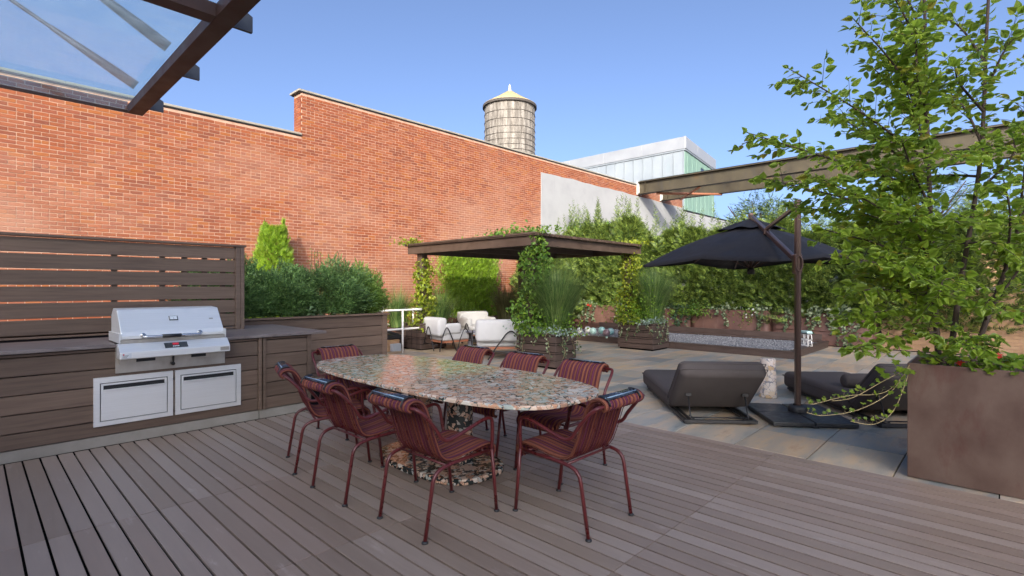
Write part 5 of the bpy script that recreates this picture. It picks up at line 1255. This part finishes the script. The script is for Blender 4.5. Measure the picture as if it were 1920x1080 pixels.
# side branches: (stem, position along it, tip pixel, tip depth, sag)
br = [(0,.62,(1600,35),3.9,.0),(0,.55,(1478,128),3.8,.03),(0,.47,(1400,248),3.75,.04),(0,.42,(1428,335),3.9,.06),(0,.38,(1478,385),4.3,.05),(0,.36,(1530,330),3.6,.0),
      (0,.33,(1545,430),3.7,.03),(0,.30,(1570,480),3.6,.05),(0,.25,(1580,545),3.7,.05),(0,.22,(1580,600),3.8,.06),(0,.18,(1600,655),3.7,.07),(0,.70,(1640,-60),3.9,.0),(0,.5,(1560,210),4.4,.02),
      (0,.44,(1600,300),4.5,.0),(0,.35,(1640,420),4.6,.0),(0,.25,(1640,560),4.5,.03),(0,.6,(1660,110),4.3,.0),(0,.8,(1680,-40),4.2,.0),
      (1,.6,(1790,120),3.8,0),(1,.5,(1780,300),3.7,0),(1,.4,(1800,420),3.6,.02),(1,.3,(1760,560),3.6,.04),(1,.7,(1760,20),4.4,0),(1,.45,(1900,260),4.0,0),(1,.35,(1890,480),3.9,.03),(1,.65,(1910,60),4.1,0),
      (2,.5,(1880,330),3.8,0),(2,.35,(1860,560),3.7,.05),(2,.6,(1920,180),4.0,0),(2,.4,(1960,420),3.9,0),(2,.25,(1800,650),3.7,.05),(0,.66,(1690,40),4.3,0),(0,.58,(1640,130),4.4,0),(0,.52,(1620,230),4.6,0),(0,.41,(1560,370),4.7,0),(0,.31,(1600,470),4.6,.02),(0,.27,(1620,520),4.2,.02),(1,.55,(1760,170),4.6,0),(1,.35,(1740,480),4.5,0),(1,.48,(1700,350),4.7,0),(0,.3,(1640,500),4.0,.0),(0,.36,(1620,400),4.0,0),(0,.4,(1650,340),4.2,0),(0,.54,(1700,170),3.8,0),(0,.63,(1720,60),3.8,0),(0,.28,(1690,500),3.6,.03),(0,.34,(1700,400),3.6,.0),(0,.45,(1690,260),3.7,.0)]
LP = []; LD = []
def leaves_along(pts, step, a0):
    n = len(pts)
    Ls = [0]
    for i in range(1, n): Ls.append(Ls[-1]+(pts[i]-pts[i-1]).length)
    tot = Ls[-1]; d = tot*a0; sgn = 1
    while d < tot:
        i = max(1, next((q for q in range(n) if Ls[q] >= d), n-1)); f_ = (d-Ls[i-1])/max(1e-6, Ls[i]-Ls[i-1]); p = pts[i-1].lerp(pts[i], f_); tg = (pts[i]-pts[i-1]).normalized()
        sd_ = tg.cross(Vector((0, 0, 1))).normalized()*sgn
        dirn = (tg*.55+sd_*.8+Vector((random.gauss(0, .3), random.gauss(0, .3), random.gauss(-.28, .3)))).normalized()
        LP.append(tuple(p+dirn*.012)); LD.append(tuple(dirn)); sgn = -sgn; d += step*random.uniform(.7, 1.3)
    for k in range(2): LP.append(tuple(pts[-1])); LD.append(tuple((tg+Vector((random.gauss(0, .4), random.gauss(0, .4), random.gauss(-.1, .3)))).normalized()))
twm = MB(); nbr = 0
for (s, f_, (u, v), d_, sag) in br:
    sp = sp_st[s]; i = int(f_*(len(sp)-1)); a = sp[i]; b = at(u, v, d_); mid = a.lerp(b, .5)+Vector((random.gauss(0, .04), random.gauss(0, .04), -sag*.3+.05)); b2 = b
    pts = [Vector(p) for p in spline([a, mid, b2], 12)]; n = len(pts)
    ch(MB().tube(pts, [.0105*(1-.85*q/n)+.0014 for q in range(n)], 6).build('branch', bark), bt); leaves_along(pts, .026, .12)
    L_ = (b-a).length; nt_ = int(6+L_*9)
    for k in range(nt_):
        t_ = .15+.8*(k+random.random()*.7)/nt_; i = int(t_*(n-1)); p = pts[i]; tg = (pts[min(i+1, n-1)]-pts[max(i-1, 0)]).normalized()
        sd_ = tg.cross(Vector((random.gauss(0, .5), random.gauss(0, .5), 1))).normalized()*(1 if k % 2 else -1)
        ln = random.uniform(.14, .36)*(1.15-.6*t_); e = p+(tg*.75+sd_*.75+Vector((0, 0, random.gauss(.0, .25)))).normalized()*ln
        tw = [p, p.lerp(e, .5)+Vector((0, 0, .01)), e]; tw = [Vector(x) for x in spline(tw, 4)]; twm.tube(tw, [.0028*(1-.6*q/len(tw)) for q in range(len(tw))], 4, False); leaves_along(tw, .031, .12)
for sp in sp_st: leaves_along(sp[len(sp)//3:], .03, .05)
o = twm.build('twigs', bark); o['kind'] = 'stuff'; ch(o, bt)
P = np.array(LP); D = np.array(LD); n = len(P); Lf = rng.uniform(.044, .086, n); Nn = rng.normal(size=(n, 3))*.75+np.array([-.25, -.15, .75])
def birchleaf(L, W):      # outline with a drawn-out tip, folded along the midrib; x along, z up
    o_ = [(0,0),(.12,.30),(.30,.47),(.50,.44),(.70,.30),(.86,.13),(1.0,0)]
    V = [(x*L, y*W, abs(y)*W*.22-.12*L*x*x) for x, y in o_]+[(x*L, -y*W, abs(y)*W*.22-.12*L*x*x) for x, y in o_[1:-1]]+[(.3*L, 0, -.012*L), (.6*L, 0, -.045*L)]
    l_ = [0,1,2,3,4,5,6]; r_ = [0,7,8,9,10,11,6]; Fc = []
    for side in (l_, r_):
        Fc += [(0, side[1], 12), (side[1], side[2], 12), (side[2], side[3], 12), (12, side[3], 13), (side[3], side[4], 13), (side[4], side[5], 13), (13, side[5], 6)]
    return np.array(V), np.array(Fc)
vis = np.array([(lambda q: 1380 < q[0] < 1925 and -5 < q[1] < 690)((960+968.7*(p[:2]@Rv[:2])/(p[:2]@Fv[:2]), 538-968.7*(p[2]-HC)/(p[:2]@Fv[:2]))) for p in P])
dist = (P[:, :2]@Fv[:2])/Lf; order = np.argsort(np.where(vis, dist, 1e6)); single = set(order[:299].tolist())
lv = [mesh_np('leaf', *birchleaf(1, w_), birchl, True) for w_ in (.70, .78, .84)]
bv, bf = birchleaf(1, .77); S = nrm(np.cross(Nn, D)); U = np.cross(D, S)
m_ = np.array([i not in single for i in range(n)])
W = P[m_][:, None]+Lf[m_][:, None, None]*(bv[None, :, 0:1]*D[m_][:, None]+bv[None, :, 1:2]*S[m_][:, None]+bv[None, :, 2:3]*U[m_][:, None])
k = m_.sum(); o = put('foliage', mesh_np('foliage', W.reshape(-1, 3), (bf[None]+(np.arange(k)*len(bv))[:, None, None]).reshape(-1, 3), birchl, True)); o['kind'] = 'stuff'; ch(o, bt)
for i in single:
    o = put('leaf', lv[i % 3]); mt = Matrix((D[i], S[i], U[i])).transposed(); o.rotation_euler = mt.to_euler(); o.scale = (Lf[i],)*3; o.location = P[i]; ch(o, bt)
print('birch leaves', n)
# ivy at the foot of the birch with long hanging runners
iv_ = empty('trailing_ivy', (5.02, .42, .87), 'lime green ivy at the foot of the birch with long thin runners hanging left', 'plant')
runs = [[at(1705,690,3.98), at(1660,735,3.95), at(1590,742,3.92), at(1528,757,3.9), at(1520,755,3.9)], [at(1705,685,3.95), at(1670,735,3.9), at(1610,768,3.88), at(1545,779,3.85), at(1512,773,3.84)],
        [at(1706,690,3.9), at(1697,720,3.86), at(1675,770,3.84), at(1640,795,3.83), at(1595,790,3.8)], [at(1705,690,3.95), at(1655,715,3.95), at(1600,745,3.93), at(1560,752,3.93)]]
Pv = []
for rr in runs:
    sp = spline(rr, 8); ch(MB().tube(sp, .0028, 5).build('runner', stemm), iv_)
    for i in range(3, len(sp), 2):
        s0_ = Vector(sp[i]); q_ = s0_+Vector((random.gauss(0, .01), random.gauss(0, .01), random.uniform(.01, .05)*(1 if i % 4 else -.6))); ch(MB().tube([s0_, q_], .0012, 4).build('petiole', stemm), iv_); Pv.append((q_, .016+.026*(1-i/len(sp))))
        if random.random() < .5: Pv.append((q_+Vector((0, 0, .012)), .014))
Pb = np.array([tuple(p) for p, _ in Pv]); Lb = np.array([l for _, l in Pv])
def ivyleaf(L):
    pts = [(0, 0), (-.08, .30), (.18, .62), (.36, .36), (.72, .52), (.72, .22), (1.0, 0)]
    V = [(x*L, y*L, abs(y)*L*.16) for x, y in pts]+[(x*L, -y*L, abs(y)*L*.16) for x, y in pts[1:-1]]+[(.35*L, 0, -.02*L)]
    lp_ = [0,1,2,3,4,5,6,11,10,9,8,7]; return np.array(V), np.array([(lp_[i], lp_[(i+1) % 12], 12) for i in range(12)])
ivl = leafmat('lime_ivy_leaf', [(.10,.17,.012),(.15,.23,.016),(.075,.14,.018),(.20,.26,.03)], .4)
lfm = mesh_np('leaf', *ivyleaf(1.), ivl)
def ivleaf(p, L, d=None):
    d = Vector(d if d is not None else (random.gauss(-.6, .5), random.gauss(0, .5), random.gauss(-.3, .4))).normalized(); nn_ = Vector((random.gauss(-.5, .3), random.gauss(-.3, .3), .8)); s_ = nn_.cross(d).normalized(); u_ = d.cross(s_)
    o = put('leaf', lfm); o.rotation_euler = Matrix((d, s_, u_)).transposed().to_euler(); o.scale = (L,)*3; o.location = p; ch(o, iv_)
for p, l in Pv: ivleaf(p, l*1.15)
for k in range(120):
    y = random.uniform(-.45, .47); x = 4.97+abs(random.gauss(0, .13)); ivleaf((x-.03, y, .86+abs(random.gauss(0, .05))+.05*(x > 5.05)), random.uniform(.035, .075))
for (u, v) in ((1625,655),(1640,640),(1650,660),(1665,655),(1675,640),(1650,690),(1680,675),(1690,690),(1660,700),(1685,715),(1668,665),(1700,660)): ivleaf(at(u, v, 3.93), random.uniform(.045, .07), (-.6, 0, random.gauss(-.2, .3)))
t = flowers(5.12, .02, .93, 3, redfl, 'red flowers beside the birch in the tall rusty planter', .03, (.10, .16, .06))
